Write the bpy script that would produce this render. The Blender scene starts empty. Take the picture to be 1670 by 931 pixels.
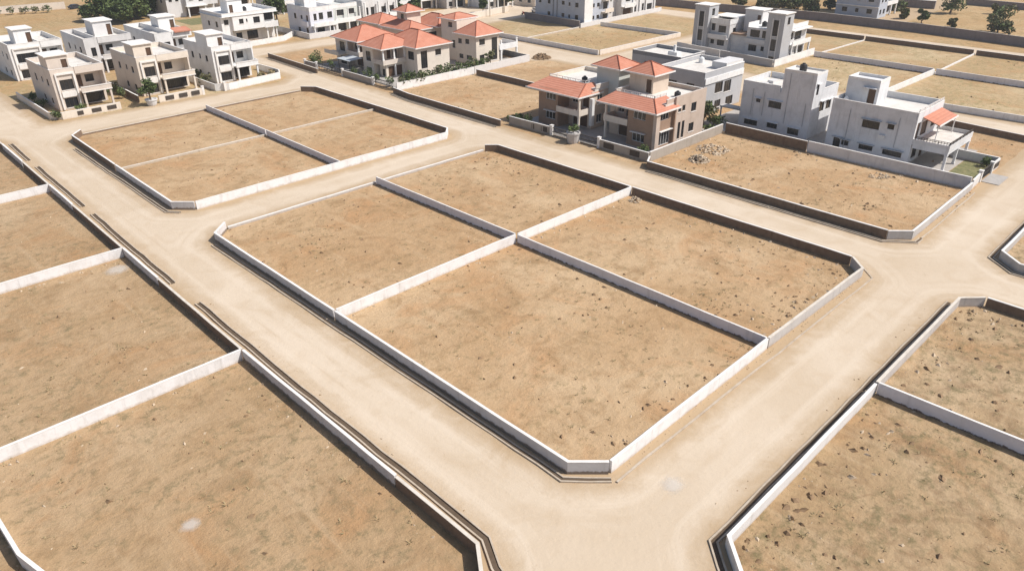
import bpy, math, random
from mathutils import Vector, Matrix
R = math.radians
random.seed(11)
sc = bpy.context.scene

# ------------------------------------------------------------------ camera
yaw, pit, rol = R(45.5406), R(28.4909), R(-0.34407)
fw = Vector((math.cos(yaw)*math.cos(pit), math.sin(yaw)*math.cos(pit), -math.sin(pit)))
rt = Vector((math.sin(yaw), -math.cos(yaw), 0))
up = rt.cross(fw)
r2 = math.cos(rol)*rt + math.sin(rol)*up
u2 = -math.sin(rol)*rt + math.cos(rol)*up
cd = bpy.data.cameras.new('camera'); cam = bpy.data.objects.new('camera', cd)
sc.collection.objects.link(cam); sc.camera = cam
M4 = Matrix((r2, u2, -fw)).transposed().to_4x4(); M4.translation = Vector((0, 0, 36)); cam.matrix_world = M4
cd.sensor_width = 36; cd.lens = 36*1209.68/1670; cd.clip_end = 6000; cd.clip_start = 0.5

# ------------------------------------------------------------------ sky, sun, exposure
SUN = Vector((.50, -.68, 1.0)).normalized()
elev = math.asin(SUN.z); az = math.atan2(SUN.x, SUN.y)
w = bpy.data.worlds.new('World'); sc.world = w; w.use_nodes = True
nt = w.node_tree; nt.nodes.clear()
sky = nt.nodes.new('ShaderNodeTexSky'); sky.sky_type = 'NISHITA'; sky.sun_disc = False
sky.sun_elevation = elev; sky.sun_rotation = az; sky.air_density = 1.0; sky.dust_density = 2.0; sky.ozone_density = 1.0
bg = nt.nodes.new('ShaderNodeBackground'); bg.inputs[1].default_value = 0.105
wo = nt.nodes.new('ShaderNodeOutputWorld')
nt.links.new(sky.outputs[0], bg.inputs[0]); nt.links.new(bg.outputs[0], wo.inputs[0])
sl = bpy.data.lights.new('sun', 'SUN'); sl.energy = 4.7; sl.angle = R(0.53); sl.color = (1.0, .962, .91)
so = bpy.data.objects.new('sun', sl); sc.collection.objects.link(so)
so.rotation_euler = SUN.to_track_quat('Z', 'Y').to_euler(); so.location = (60, 20, 120)
sc.view_settings.view_transform = 'Standard'; sc.view_settings.look = 'None'
sc.view_settings.exposure = 0.14; sc.view_settings.gamma = 1; sc.view_settings.use_curve_mapping = False

# ------------------------------------------------------------------ materials
class NB:
    def __init__(s, name):
        s.m = bpy.data.materials.new(name); s.m.use_nodes = True
        s.t = s.m.node_tree; s.t.nodes.clear()
        s.out = s.n('ShaderNodeOutputMaterial'); s.b = s.n('ShaderNodeBsdfPrincipled')
        s.l(s.b.outputs[0], s.out.inputs[0])
        s.b.inputs['Roughness'].default_value = .9
        s.b.inputs['Specular IOR Level'].default_value = .2
        s.pos = s.n('ShaderNodeNewGeometry').outputs['Position']
    def n(s, t): return s.t.nodes.new(t)
    def l(s, a, b): s.t.links.new(a, b)
    def mapped(s, scale=(1, 1, 1), rot=0):
        m = s.n('ShaderNodeMapping'); m.inputs['Scale'].default_value = scale
        m.inputs['Rotation'].default_value = (0, 0, rot); s.l(s.pos, m.inputs[0]); return m.outputs[0]
    def noise(s, scale, detail=4, rough=.6, vec=None, dist=0):
        n = s.n('ShaderNodeTexNoise'); n.inputs['Scale'].default_value = scale
        n.inputs['Detail'].default_value = detail; n.inputs['Roughness'].default_value = rough
        n.inputs['Distortion'].default_value = dist
        s.l(vec if vec is not None else s.pos, n.inputs['Vector']); return n.outputs[0]
    def ramp(s, f, a, b, ca=(0, 0, 0), cb=(1, 1, 1)):
        r = s.n('ShaderNodeValToRGB'); e = r.color_ramp.elements
        e[0].position = a; e[1].position = b
        e[0].color = (*ca, 1); e[1].color = (*cb, 1); s.l(f, r.inputs[0]); return r.outputs[0]
    def mix(s, f, a, b, mode='MIX'):
        m = s.n('ShaderNodeMix'); m.data_type = 'RGBA'; m.blend_type = mode
        for v, i in ((f, 0), (a, 6), (b, 7)):
            if hasattr(v, 'links'): s.l(v, m.inputs[i])
            elif i == 0: m.inputs[0].default_value = v
            else: m.inputs[i].default_value = (*v, 1)
        return m.outputs[2]
    def math(s, op, a, b=0.0):
        m = s.n('ShaderNodeMath'); m.operation = op
        for v, i in ((a, 0), (b, 1)):
            if hasattr(v, 'links'): s.l(v, m.inputs[i])
            else: m.inputs[i].default_value = v
        return m.outputs[0]
    def sep(s):
        x = s.n('ShaderNodeSeparateXYZ'); s.l(s.pos, x.inputs[0]); return x.outputs
    def bump(s, h, strength, dist):
        b = s.n('ShaderNodeBump'); b.inputs['Strength'].default_value = strength; b.inputs['Distance'].default_value = dist
        s.l(h, b.inputs['Height']); s.l(b.outputs[0], s.b.inputs['Normal'])
    def col(s, c):
        if hasattr(c, 'links'): s.l(c, s.b.inputs['Base Color'])
        else: s.b.inputs['Base Color'].default_value = (*c, 1)
        return s

def soil(name, c_main, c_pale, c_dark, c_weed, weed=.62, rough=1.0):
    s = NB(name)
    red = (c_main[0]*1.02, c_main[1]*.86, c_main[2]*.74)
    c = s.mix(s.ramp(s.noise(.055, 4, .6, dist=.6), .40, .62), c_main, c_pale)
    c = s.mix(s.math('MULTIPLY', s.ramp(s.noise(.11, 5, .65, vec=s.mapped((1, 1, 1), R(40)), dist=1.0), .50, .68), .7), c, red)
    c = s.mix(s.math('MULTIPLY', s.ramp(s.noise(.36, 6, .68, dist=1.0), .50, .70), .75), c, c_dark)
    c = s.mix(s.math('MULTIPLY', s.ramp(s.noise(.17, 6, .7, vec=s.mapped((1, 1.5, 1), R(35)), dist=.8), .53, .70), .6*rough), c, (c_dark[0]*.95, c_dark[1]*.98, c_dark[2]*.95))
    streak = s.noise(1.0, 5, .65, vec=s.mapped((.22, .8, .3), R(42)), dist=1.2)
    c = s.mix(s.math('MULTIPLY', s.ramp(streak, .52, .74), .36*rough), c, c_dark)
    streak2 = s.noise(1.0, 4, .6, vec=s.mapped((.8, .09, .3), R(-8)), dist=.5)
    c = s.mix(s.math('MULTIPLY', s.ramp(streak2, .54, .72), .55), c, c_pale)
    wd = s.noise(1.0, 6, .75)
    wmask = s.math('MULTIPLY', s.ramp(wd, weed-.08, weed+.08), s.ramp(s.noise(.10, 3, .5), .36, .54))
    c = s.mix(s.math('MULTIPLY', wmask, .85), c, c_weed)
    c = s.mix(s.math('MULTIPLY', s.ramp(s.noise(2.4, 5, .7), .60, .74), .45*rough), c, c_dark)
    c = s.mix(s.math('MULTIPLY', s.ramp(s.noise(5.0, 5, .7), .60, .76), .4), c, (c_dark[0]*.8, c_dark[1]*.8, c_dark[2]*.8))
    c = s.mix(s.math('MULTIPLY', s.ramp(s.noise(7., 4, .75), .60, .74), .5), c, (c_pale[0]*1.2, c_pale[1]*1.22, c_pale[2]*1.25))
    s.col(c)
    s.bump(s.math('ADD', s.math('MULTIPLY', s.noise(2.2, 6, .75), 1.0), s.math('MULTIPLY', s.noise(.5, 4, .6), 1.8)), .55, .22)
    return s.m

M = {}
M['soil'] = soil('bare_tan_soil', (.42, .272, .146), (.495, .35, .208), (.285, .176, .086), (.20, .155, .075))
M['soil_left'] = soil('dull_tan_soil', (.385, .256, .140), (.45, .318, .19), (.27, .168, .084), (.19, .15, .078), .58, .8)
M['soil_rough'] = soil('rough_brown_soil', (.37, .25, .135), (.46, .335, .205), (.215, .132, .068), (.165, .135, .065), .56, 1.3)
M['soil_far'] = soil('far_ochre_soil', (.41, .275, .142), (.49, .37, .22), (.30, .20, .10), (.25, .21, .09), .55)
M['field'] = soil('dry_field_soil', (.40, .26, .125), (.46, .32, .17), (.31, .20, .095), (.17, .15, .06), .58)

def road_mat():
    s = NB('compacted_pale_dirt')
    at = s.n('ShaderNodeAttribute'); at.attribute_name = 'edge'; e = at.outputs['Fac']
    c = s.mix(s.ramp(s.noise(.06, 4, .55, dist=.8), .38, .66), (.525, .42, .305), (.59, .487, .372))
    c = s.mix(s.math('MULTIPLY', s.ramp(s.noise(.22, 6, .65, dist=1.0), .50, .75), .5), c, (.455, .338, .22))
    # wheel-worn streaks run along the road: noise stretched along the distance to the plot edge
    cx = s.n('ShaderNodeCombineXYZ'); s.l(s.math('MULTIPLY', e, 1.1), cx.inputs[0])
    big = s.noise(.03, 2, .5); s.l(s.math('MULTIPLY', big, 9.0), cx.inputs[1])
    tr = s.noise(1.0, 3, .55, vec=cx.outputs[0]); far = s.ramp(s.math('MULTIPLY', e, .1), .38, .56, (1, 1, 1), (0, 0, 0))
    c = s.mix(s.math('MULTIPLY', s.ramp(tr, .52, .68), s.math('MULTIPLY', far, .5)), c, (.62, .52, .405))
    c = s.mix(s.math('MULTIPLY', s.ramp(tr, .34, .46, (1, 1, 1), (0, 0, 0)), s.math('MULTIPLY', far, .35)), c, (.44, .33, .215))
    # browner loose soil drifted along the edges
    m = s.math('ADD', e, s.math('MULTIPLY', s.noise(.35, 5, .7, dist=.8), -3.4))
    c = s.mix(s.math('MULTIPLY', s.ramp(s.math('ADD', s.math('MULTIPLY', m, .25), .55), .32, .82, (1, 1, 1), (0, 0, 0)), .9), c, (.40, .285, .17))
    sc1 = s.noise(.5, 6, .75, dist=1.5)
    c = s.mix(s.math('MULTIPLY', s.ramp(sc1, .62, .76), .55), c, (.37, .27, .165))
    c = s.mix(s.math('MULTIPLY', s.ramp(s.noise(3.5, 5, .75), .58, .76), .45), c, (.40, .30, .19))
    c = s.mix(s.math('MULTIPLY', s.ramp(s.noise(8, 3, .75), .62, .74), .4), c, (.66, .57, .45))
    s.col(c); s.bump(s.math('ADD', s.noise(2.0, 6, .7), s.math('MULTIPLY', tr, .4)), .45, .09)
    return s.m
M['road'] = road_mat()

def plaster(name, base, stain, amt=.5, scale=.6, foot_tone=.5, foot_col=(.33, .23, .14), foot_z=.06):
    s = NB(name)
    c = s.mix(s.math('MULTIPLY', s.ramp(s.noise(scale, 5, .65), .45, .72), amt), base, stain)
    drip = s.noise(1.0, 4, .65, vec=s.mapped((1.6, 1.6, .22)))
    c = s.mix(s.math('MULTIPLY', s.ramp(drip, .55, .74), amt*.8), c, (stain[0]*.8, stain[1]*.8, stain[2]*.8))
    if foot_tone:      # ragged foot band: splashed soil, raw base, on grey walls also painted shade
        z = s.math('ADD', s.math('ADD', s.sep()[2], .35), s.math('MULTIPLY', s.noise(1.8, 4, .7), -.7))
        c = s.mix(s.math('MULTIPLY', s.ramp(z, max(0, foot_z-.06), foot_z+.2 if foot_z < .1 else foot_z+.03, (1, 1, 1), (0, 0, 0)), foot_tone), c, foot_col)
    s.col(c); s.bump(s.noise(6, 4, .6), .25, .03)
    return s.m
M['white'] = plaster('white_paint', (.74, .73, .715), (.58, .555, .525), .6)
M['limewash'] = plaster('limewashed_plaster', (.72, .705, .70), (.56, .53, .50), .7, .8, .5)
M['limeraw'] = plaster('limewash_over_raw_base', (.68, .66, .685), (.56, .535, .54), .6, .8, .95, (.15, .105, .072), .14)
M['grey'] = plaster('grey_cement_plaster', (.47, .445, .425), (.36, .33, .305), .6)
M['palegrey'] = plaster('pale_grey_plaster', (.62, .605, .595), (.52, .50, .48), .55)
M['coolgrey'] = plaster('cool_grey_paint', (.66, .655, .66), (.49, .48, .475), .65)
M['midgrey'] = plaster('mid_grey_paint', (.42, .42, .43), (.35, .345, .345), .5)
M['darkgrey'] = plaster('dark_grey_paint', (.25, .25, .26), (.21, .205, .205), .5)
M['greyraw'] = plaster('grey_plaster_raw_base_shade', (.56, .54, .535), (.45, .43, .42), .6, .8, .95, (.20, .155, .12), .30)  # dark foot band: raw base, plus shadow and trench darkness put into the colour
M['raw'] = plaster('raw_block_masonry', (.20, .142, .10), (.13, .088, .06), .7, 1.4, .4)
M['cream'] = plaster('cream_paint', (.68, .60, .51), (.56, .48, .395), .5)
M['blush'] = plaster('blush_beige_paint', (.62, .54, .47), (.51, .43, .365), .5)
M['beige'] = plaster('warm_beige_paint', (.60, .49, .395), (.50, .39, .30), .5)
M['brown'] = plaster('brown_facade_paint', (.31, .21, .15), (.24, .16, .11), .5)
M['greenish'] = plaster('grey_green_paint', (.58, .59, .55), (.50, .51, .46), .4)
M['wallgrey'] = plaster('bare_cement_wall', (.37, .33, .285), (.28, .24, .20), .6)
M['tan'] = plaster('tan_side_paint', (.50, .405, .335), (.40, .315, .25), .6)
M['lavender'] = plaster('lavender_white_paint', (.66, .655, .70), (.58, .57, .61), .5)
M['roofdeck'] = plaster('roof_terrace_screed', (.66, .625, .575), (.50, .455, .40), .7, .5, 0)
M['coping'] = plaster('bright_coping', (.74, .71, .675), (.57, .52, .465), .5, 1.0, 0)
M['coping_dull'] = plaster('worn_coping', (.62, .565, .49), (.48, .41, .33), .7, 1.0, 0)
M['concrete'] = plaster('kerb_concrete', (.50, .43, .345), (.37, .29, .21), .7, 1.2, .3)
M['paving'] = plaster('yard_paving', (.40, .37, .34), (.30, .27, .24), .6, .8, 0)
M['bluegrey'] = plaster('bluish_grey_plaster', (.45, .48, .54), (.37, .385, .42), .6)
M['darkwall'] = plaster('purple_grey_plaster_and_shade', (.22, .195, .195), (.155, .13, .13), .6)  # also carries the painted shade on the compound wall of the flats

def simple(name, c, rough=.6, metal=0, spec=.3):
    s = NB(name)
    s.col(s.mix(s.math('MULTIPLY', s.ramp(s.noise(3, 3, .6), .4, .7), .35), c, tuple(v*.75 for v in c)))
    s.b.inputs['Roughness'].default_value = rough; s.b.inputs['Metallic'].default_value = metal
    s.b.inputs['Specular IOR Level'].default_value = spec
    return s.m
M['frame'] = simple('white_window_frame', (.70, .69, .67))
M['darkframe'] = simple('dark_window_frame', (.07, .055, .045))
M['glass'] = simple('dark_window_glass', (.022, .023, .025), .12, 0, .5)
M['door'] = simple('brown_door', (.10, .055, .032), .55)
M['gatemetal'] = simple('dark_gate_metal', (.055, .05, .048), .5)
M['rail'] = simple('pale_railing', (.66, .63, .60))
M['plastic'] = simple('black_tank_plastic', (.03, .03, .032), .5)
M['plasticw'] = simple('white_tank_plastic', (.75, .75, .74), .5)
M['sheet'] = simple('grey_metal_sheet', (.50, .54, .57), .45)
M['carwhite'] = simple('white_car_paint', (.75, .75, .76), .3, 0, .5)
M['cardark'] = simple('dark_car_paint', (.03, .035, .05), .3, 0, .5)
M['rubber'] = simple('tyre_rubber', (.02, .02, .02), .9)
M['redpaint'] = simple('red_paint', (.40, .05, .04), .4)
M['rock'] = plaster('pale_rubble_stone', (.50, .40, .29), (.36, .26, .16), .8, 2.5, 0)
def lime_mat():
    s = NB('white_lime_powder')
    tc = s.n('ShaderNodeTexCoord'); ln = s.n('ShaderNodeVectorMath'); ln.operation = 'LENGTH'; s.l(tc.outputs['Object'], ln.inputs[0])
    v = s.math('SUBTRACT', s.math('ADD', s.noise(1.6, 6, .75), .42), ln.outputs['Value'])
    s.l(s.math('MULTIPLY', s.ramp(v, .0, .55), .5), s.b.inputs['Alpha'])
    s.col(s.mix(s.noise(3, 4, .6), (.74, .70, .64), (.66, .60, .52))); return s.m
M['lime'] = lime_mat()
M['bed_shade'] = plaster('drain_bed_with_shade', (.12, .085, .057), (.08, .056, .037), .6, 2, 0)  # drain bed earth, with the shade of a deeper trench put into its colour
M['clod'] = plaster('dark_earth_clod', (.265, .175, .102), (.175, .112, .062), .7, 3, 0)
M['bark'] = plaster('tree_bark', (.16, .11, .075), (.10, .07, .045), .7, 3, 0)
M['wood'] = plaster('weathered_wood', (.25, .18, .12), (.17, .12, .08), .6, 3, 0)

def tile():
    s = NB('terracotta_roof_tiles')
    c = s.mix(s.ramp(s.noise(.7, 5, .6), .35, .7), (.48, .195, .122), (.55, .252, .17))
    c = s.mix(s.math('MULTIPLY', s.ramp(s.noise(7, 3, .7), .5, .7), .5), c, (.47, .19, .125))
    wv = s.n('ShaderNodeTexWave'); wv.bands_direction = 'Z'; wv.inputs['Scale'].default_value = 1.9; wv.inputs['Distortion'].default_value = .4
    s.l(s.pos, wv.inputs[0])
    c = s.mix(s.math('MULTIPLY', s.ramp(wv.outputs[1], .0, .22, (1, 1, 1), (0, 0, 0)), .5), c, (.40, .16, .11))
    s.col(c); s.bump(wv.outputs[1], .6, .06); s.b.inputs['Roughness'].default_value = .8
    return s.m
M['tile'] = tile()
M['ridge'] = plaster('ridge_cap_tiles', (.36, .12, .07), (.27, .085, .05), .6, 3, 0)

def leaf(name, a, b, c2):
    s = NB(name)
    c = s.mix(s.ramp(s.noise(1.1, 3, .6), .35, .65), a, b)
    c = s.mix(s.math('MULTIPLY', s.ramp(s.noise(6., 2, .6), .55, .7), .6), c, c2)
    s.col(c); s.b.inputs['Roughness'].default_value = .7
    return s.m
M['leaf'] = leaf('mid_green_leaves', (.075, .105, .034), (.115, .15, .05), (.16, .18, .075))
M['leafdark'] = leaf('deep_green_leaves', (.062, .090, .030), (.100, .132, .046), (.14, .165, .07))
M['leafdry'] = leaf('dusty_olive_leaves', (.11, .105, .045), (.155, .145, .070), (.20, .18, .095))
M['straw'] = leaf('dry_straw', (.28, .21, .11), (.36, .28, .15), (.20, .16, .07))
M['lawn'] = leaf('patchy_lawn', (.13, .135, .055), (.22, .20, .095), (.33, .26, .15))

# ------------------------------------------------------------------ builders
COL = sc.collection
def tag(o, label=None, cat=None, group=None, kind=None):
    if label: o['label'] = label
    if cat: o['category'] = cat
    if group: o['group'] = group
    if kind: o['kind'] = kind
    elif cat: o['kind'] = 'thing'
    return o
def empty(name, x, y, z=0):
    o = bpy.data.objects.new(name, None); o.empty_display_size = .5; o.location = (x, y, z); COL.objects.link(o); return o
def rootloc(o):
    v = Vector((0, 0, 0))
    while o is not None: v = v + o.location; o = o.parent
    return v

class MB:
    def __init__(s): s.v = []; s.f = []
    def poly(s, pts):
        i = len(s.v); s.v += [tuple(p) for p in pts]; s.f.append(tuple(range(i, i+len(pts)))); return s
    def box(s, x0, x1, y0, y1, z0, z1):
        i = len(s.v)
        s.v += [(x0, y0, z0), (x1, y0, z0), (x1, y1, z0), (x0, y1, z0), (x0, y0, z1), (x1, y0, z1), (x1, y1, z1), (x0, y1, z1)]
        s.f += [tuple(i+k for k in q) for q in ((3, 2, 1, 0), (4, 5, 6, 7), (0, 1, 5, 4), (1, 2, 6, 5), (2, 3, 7, 6), (3, 0, 4, 7))]
        return s
    def prism(s, pts, z0, z1):
        n = len(pts); i = len(s.v)
        s.v += [(p[0], p[1], z0) for p in pts] + [(p[0], p[1], z1) for p in pts]
        s.f.append(tuple(i+k for k in reversed(range(n)))); s.f.append(tuple(i+n+k for k in range(n)))
        for k in range(n):
            a, b = k, (k+1) % n
            s.f.append((i+a, i+b, i+n+b, i+n+a))
        return s
    def tube(s, p0, p1, r0, r1, n=7):
        p0 = Vector(p0); p1 = Vector(p1); d = (p1-p0).normalized()
        a = d.orthogonal().normalized(); b = d.cross(a); i = len(s.v)
        for p, r in ((p0, r0), (p1, r1)):
            for k in range(n):
                t = 2*math.pi*k/n; q = p+a*(r*math.cos(t))+b*(r*math.sin(t)); s.v.append(tuple(q))
        for k in range(n):
            m = (k+1) % n; s.f.append((i+k, i+m, i+n+m, i+n+k))
        s.f.append(tuple(i+k for k in reversed(range(n)))); s.f.append(tuple(i+n+k for k in range(n)))
        return s
    def lathe(s, x, y, prof, n=14):
        i = len(s.v)
        for r, z in prof:
            for k in range(n):
                t = 2*math.pi*k/n; s.v.append((x+r*math.cos(t), y+r*math.sin(t), z))
        for j in range(len(prof)-1):
            for k in range(n):
                m = (k+1) % n; s.f.append((i+j*n+k, i+j*n+m, i+(j+1)*n+m, i+(j+1)*n+k))
        s.f.append(tuple(i+(len(prof)-1)*n+k for k in range(n)))
        return s
    def wallbox(s, x0, x1, y0, y1, z0, z1, op=None, d=.2):
        """box whose -x / -y / +x faces have real recessed openings; op = {'-x': [(a0,a1,zlo,zhi)], ...}"""
        op = op or {}
        s.poly([(x0, y0, z1), (x1, y0, z1), (x1, y1, z1), (x0, y1, z1)])
        s.poly([(x1, y1, z0), (x0, y1, z0), (x0, y1, z1), (x1, y1, z1)])
        for face in ('-x', '+x', '-y'):
            L = op.get(face, [])
            if face == '-y': A0, A1 = x0, x1; P = lambda a, z, e: (a, y0+e, z)
            elif face == '-x': A0, A1 = y0, y1; P = lambda a, z, e: (x0+e, a, z)
            else: A0, A1 = y0, y1; P = lambda a, z, e: (x1-e, a, z)
            us = sorted({A0, A1, *[v for q in L for v in q[:2]]}); zs = sorted({z0, z1, *[v for q in L for v in q[2:4]]})
            for i in range(len(us)-1):
                for j in range(len(zs)-1):
                    cu, cz = (us[i]+us[i+1])/2, (zs[j]+zs[j+1])/2
                    e = d if any(q[0] < cu < q[1] and q[2] < cz < q[3] for q in L) else 0
                    s.poly([P(us[i], zs[j], e), P(us[i+1], zs[j], e), P(us[i+1], zs[j+1], e), P(us[i], zs[j+1], e)])
            for a0, a1, b0, b1 in [q[:4] for q in L]:
                s.poly([P(a0, b0, 0), P(a1, b0, 0), P(a1, b0, d), P(a0, b0, d)])
                s.poly([P(a0, b1, 0), P(a1, b1, 0), P(a1, b1, d), P(a0, b1, d)])
                s.poly([P(a0, b0, 0), P(a0, b1, 0), P(a0, b1, d), P(a0, b0, d)])
                s.poly([P(a1, b0, 0), P(a1, b1, 0), P(a1, b1, d), P(a1, b0, d)])
        return s
    def build(s, name, mat, parent=None, loc=None, smooth=False):
        o_loc = rootloc(parent) if parent else Vector(loc or (0, 0, 0))
        me = bpy.data.meshes.new(name)
        me.from_pydata([(a-o_loc.x, b-o_loc.y, c-o_loc.z) for a, b, c in s.v], [], s.f)
        me.update()
        me.materials.append(M[mat] if isinstance(mat, str) else mat)
        if smooth: me.polygons.foreach_set('use_smooth', [True]*len(me.polygons))
        o = bpy.data.objects.new(name, me); COL.objects.link(o)
        if parent: o.parent = parent
        else: o.location = o_loc
        return o

def fix_normals(o):
    import bmesh
    bm = bmesh.new(); bm.from_mesh(o.data); bmesh.ops.remove_doubles(bm, verts=bm.verts, dist=.0005)
    bmesh.ops.recalc_face_normals(bm, faces=bm.faces); bm.to_mesh(o.data); bm.free(); return o

def window(root, face, c, q, frame='frame', shade=None, depth=.2):
    """window inside an opening already recessed by depth; kinds: w window, d door, o dark opening"""
    a0, a1, b0, b1 = q[:4]; kind = q[4] if len(q) > 4 else 'w'
    t = .07; f = MB()
    sg = -1 if face == '+x' else 1
    def bx(m, u0, u1, z0, z1, e0, e1):
        lo, hi = sorted((c+sg*e0, c+sg*e1))
        if face == '-y': m.box(u0, u1, lo, hi, z0, z1)
        else: m.box(lo, hi, u0, u1, z0, z1)
    e0, e1 = depth-.10, depth-.012
    bx(f, a0+.004, a0+t, b0+.004, b1-.004, e0, e1); bx(f, a1-t, a1-.004, b0+.004, b1-.004, e0, e1)
    bx(f, a0+t, a1-t, b0+.004, b0+t, e0, e1); bx(f, a0+t, a1-t, b1-t, b1-.004, e0, e1)
    n = 0 if kind == 'd' else max(0, int((a1-a0)/.85))
    for k in range(1, n+1):
        u = a0+(a1-a0)*k/(n+1); bx(f, u-.025, u+.025, b0+t, b1-t, e0+.01, e1-.002)
    fo = f.build('door_frame' if kind == 'd' else 'window', frame, root)
    p = MB(); bx(p, a0+t, a1-t, b0+t, b1-t, depth-.05, depth-.02)
    p.build('door_leaf' if kind == 'd' else 'pane', 'door' if kind == 'd' else 'glass', fo)
    if shade:
        s = MB(); bx(s, a0-.22, a1+.22, b1+.06, b1+.15, -.42, .0)
        s.build('sunshade', shade, fo)
    elif kind == 'w' and b1-b0 > .7:
        s = MB(); bx(s, a0-.06, a1+.06, b0-.09, b0-.003, -.07, .0); s.build('sill', frame if frame != 'darkframe' else 'coping', fo)
    return fo

def walls(root, mat, boxes, frame='frame', shade=None, name='wall'):
    m = MB(); dep = .2
    for b in boxes:
        op = b[6] if len(b) > 6 else None
        m.wallbox(*b[:6], op, dep)
    o = m.build(name, mat, root)
    for b in boxes:
        if len(b) > 6:
            for face, L in b[6].items():
                c = {'-y': b[2], '-x': b[0], '+x': b[1]}[face]
                for q in L: window(root, face, c, q, frame, shade if (len(q) < 5 or q[4] == 'w') else None, dep)
    return o

def parapet(root, mat, x0, x1, y0, y1, z0, z1, t=.16, cap='coping', sides='nsew'):
    m = MB(); k = MB(); e = .03
    def seg(a0, a1, b0, b1):
        m.box(a0, a1, b0, b1, z0, z1); k.box(a0-e, a1+e, b0-e, b1+e, z1+.003, z1+.07)
    if 's' in sides: seg(x0, x1, y0, y0+t)
    if 'n' in sides: seg(x0, x1, y1-t, y1)
    if 'w' in sides: seg(x0, x0+t, y0+t+.065, y1-t-.065)
    if 'e' in sides: seg(x1-t, x1, y0+t+.065, y1-t-.065)
    o = m.build('parapet', mat, root); k.build('parapet_cap', cap, o); return o
def slab(root, name, mat, x0, x1, y0, y1, z0, z1):
    return MB().box(x0, x1, y0, y1, z0, z1).build(name, mat, root)
def railing(root, pts, z0, h, mat='rail', step=.35, name='railing'):
    m = MB()
    for (xa, ya), (xb, yb) in zip(pts, pts[1:]):
        L = math.hypot(xb-xa, yb-ya); n = max(2, int(L/step))
        for k in range(n+1):
            x = xa+(xb-xa)*k/n; y = ya+(yb-ya)*k/n; w_ = .05 if k % 4 == 0 else .022
            m.box(x-w_, x+w_, y-w_, y+w_, z0, z0+h-.04)
        for z in (z0+h*.55, z0+h):
            m.box(min(xa, xb)-.035, max(xa, xb)+.035, min(ya, yb)-.035, max(ya, yb)+.035, z-.04, z+.03)
    return m.build(name, mat, root)
def column(root, mat, x, y, z0, z1, w=.16):
    m = MB().box(x-w, x+w, y-w, y+w, z0+.25, z1-.2); m.box(x-w-.05, x+w+.05, y-w-.05, y+w+.05, z0, z0+.25)
    m.box(x-w-.05, x+w+.05, y-w-.05, y+w+.05, z1-.2, z1); return m.build('column', mat, root)
def hip(root, x0, x1, y0, y1, ze, zr, name='roof', fascia='coping', oh=.0):
    x0 -= oh; x1 += oh; y0 -= oh; y1 += oh
    wx, wy = x1-x0, y1-y0; h = min(wx, wy)/2; cx, cy = (x0+x1)/2, (y0+y1)/2
    if wx >= wy: a, b = (x0+h, cy, zr), (x1-h-.001, cy, zr)
    else: a, b = (cx, y0+h, zr), (cx, y1-h-.001, zr)
    c = [(x0, y0, ze), (x1, y0, ze), (x1, y1, ze), (x0, y1, ze)]
    m = MB()
    if wx >= wy: F = [[c[0], c[1], b, a], [c[1], c[2], b], [c[2], c[3], a, b], [c[3], c[0], a]]
    else: F = [[c[0], c[1], a], [c[1], c[2], b, a], [c[2], c[3], b], [c[3], c[0], a, b]]
    for q in F: m.poly(q)
    m.poly([(p[0], p[1], ze) for p in reversed(c)])
    o = m.build(name, 'tile', root)
    f = MB(); t = .10
    f.box(x0-t, x1+t, y0-t, y0-.004, ze-.16, ze+.06); f.box(x0-t, x1+t, y1+.004, y1+t, ze-.16, ze+.06)
    f.box(x0-t, x0-.004, y0, y1, ze-.16, ze+.06); f.box(x1+.004, x1+t, y0, y1, ze-.16, ze+.06)
    f.build('fascia', fascia, o)
    g = MB()
    ends = [(c[0], a), (c[3], a), (c[1], b), (c[2], b)] if wx >= wy else [(c[0], a), (c[1], a), (c[2], b), (c[3], b)]
    for p, q in ends: g.tube((p[0], p[1], p[2]+.03), (q[0], q[1], q[2]+.03), .085, .085, 6)
    if (Vector(a)-Vector(b)).length > .2: g.tube((a[0], a[1], a[2]+.03), (b[0], b[1], b[2]+.03), .1, .1, 6)
    g.build('ridge_tiles', 'ridge', o)
    return o
def stair_tower(root, mat, x0, x1, y0, y1, z0, z1, op=None, over=.25, cap='coping', flat=True):
    m = MB().wallbox(x0, x1, y0, y1, z0, z1, op); o = m.build('stair_tower', mat, root)
    for face, L in (op or {}).items():
        for q in L: 
            fo = MB(); a0, a1, b0, b1 = q[:4]
            if face == '-y': fo.box(a0+.03, a1-.03, y0+.13, y0+.18, b0+.003, b1-.03)
            else: fo.box(x0+.13, x0+.18, a0+.03, a1-.03, b0+.003, b1-.03)
            fo.build('door' if b1-b0 > 1.6 else 'pane', 'door' if b1-b0 > 1.6 else 'glass', o)
    if flat: MB().box(x0-over, x1+over, y0-over, y1+over, z1+.003, z1+.18).build('tower_roof', cap, o)
    else:
        k = MB(); t = .16
        for q in ((x0, x1, y0, y0+t), (x0, x1, y1-t, y1), (x0, x0+t, y0+t, y1-t), (x1-t, x1, y0+t, y1-t)): k.box(*q, z1+.003, z1+.42)
        k.build('tower_parapet', cap, o)
    return o

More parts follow.
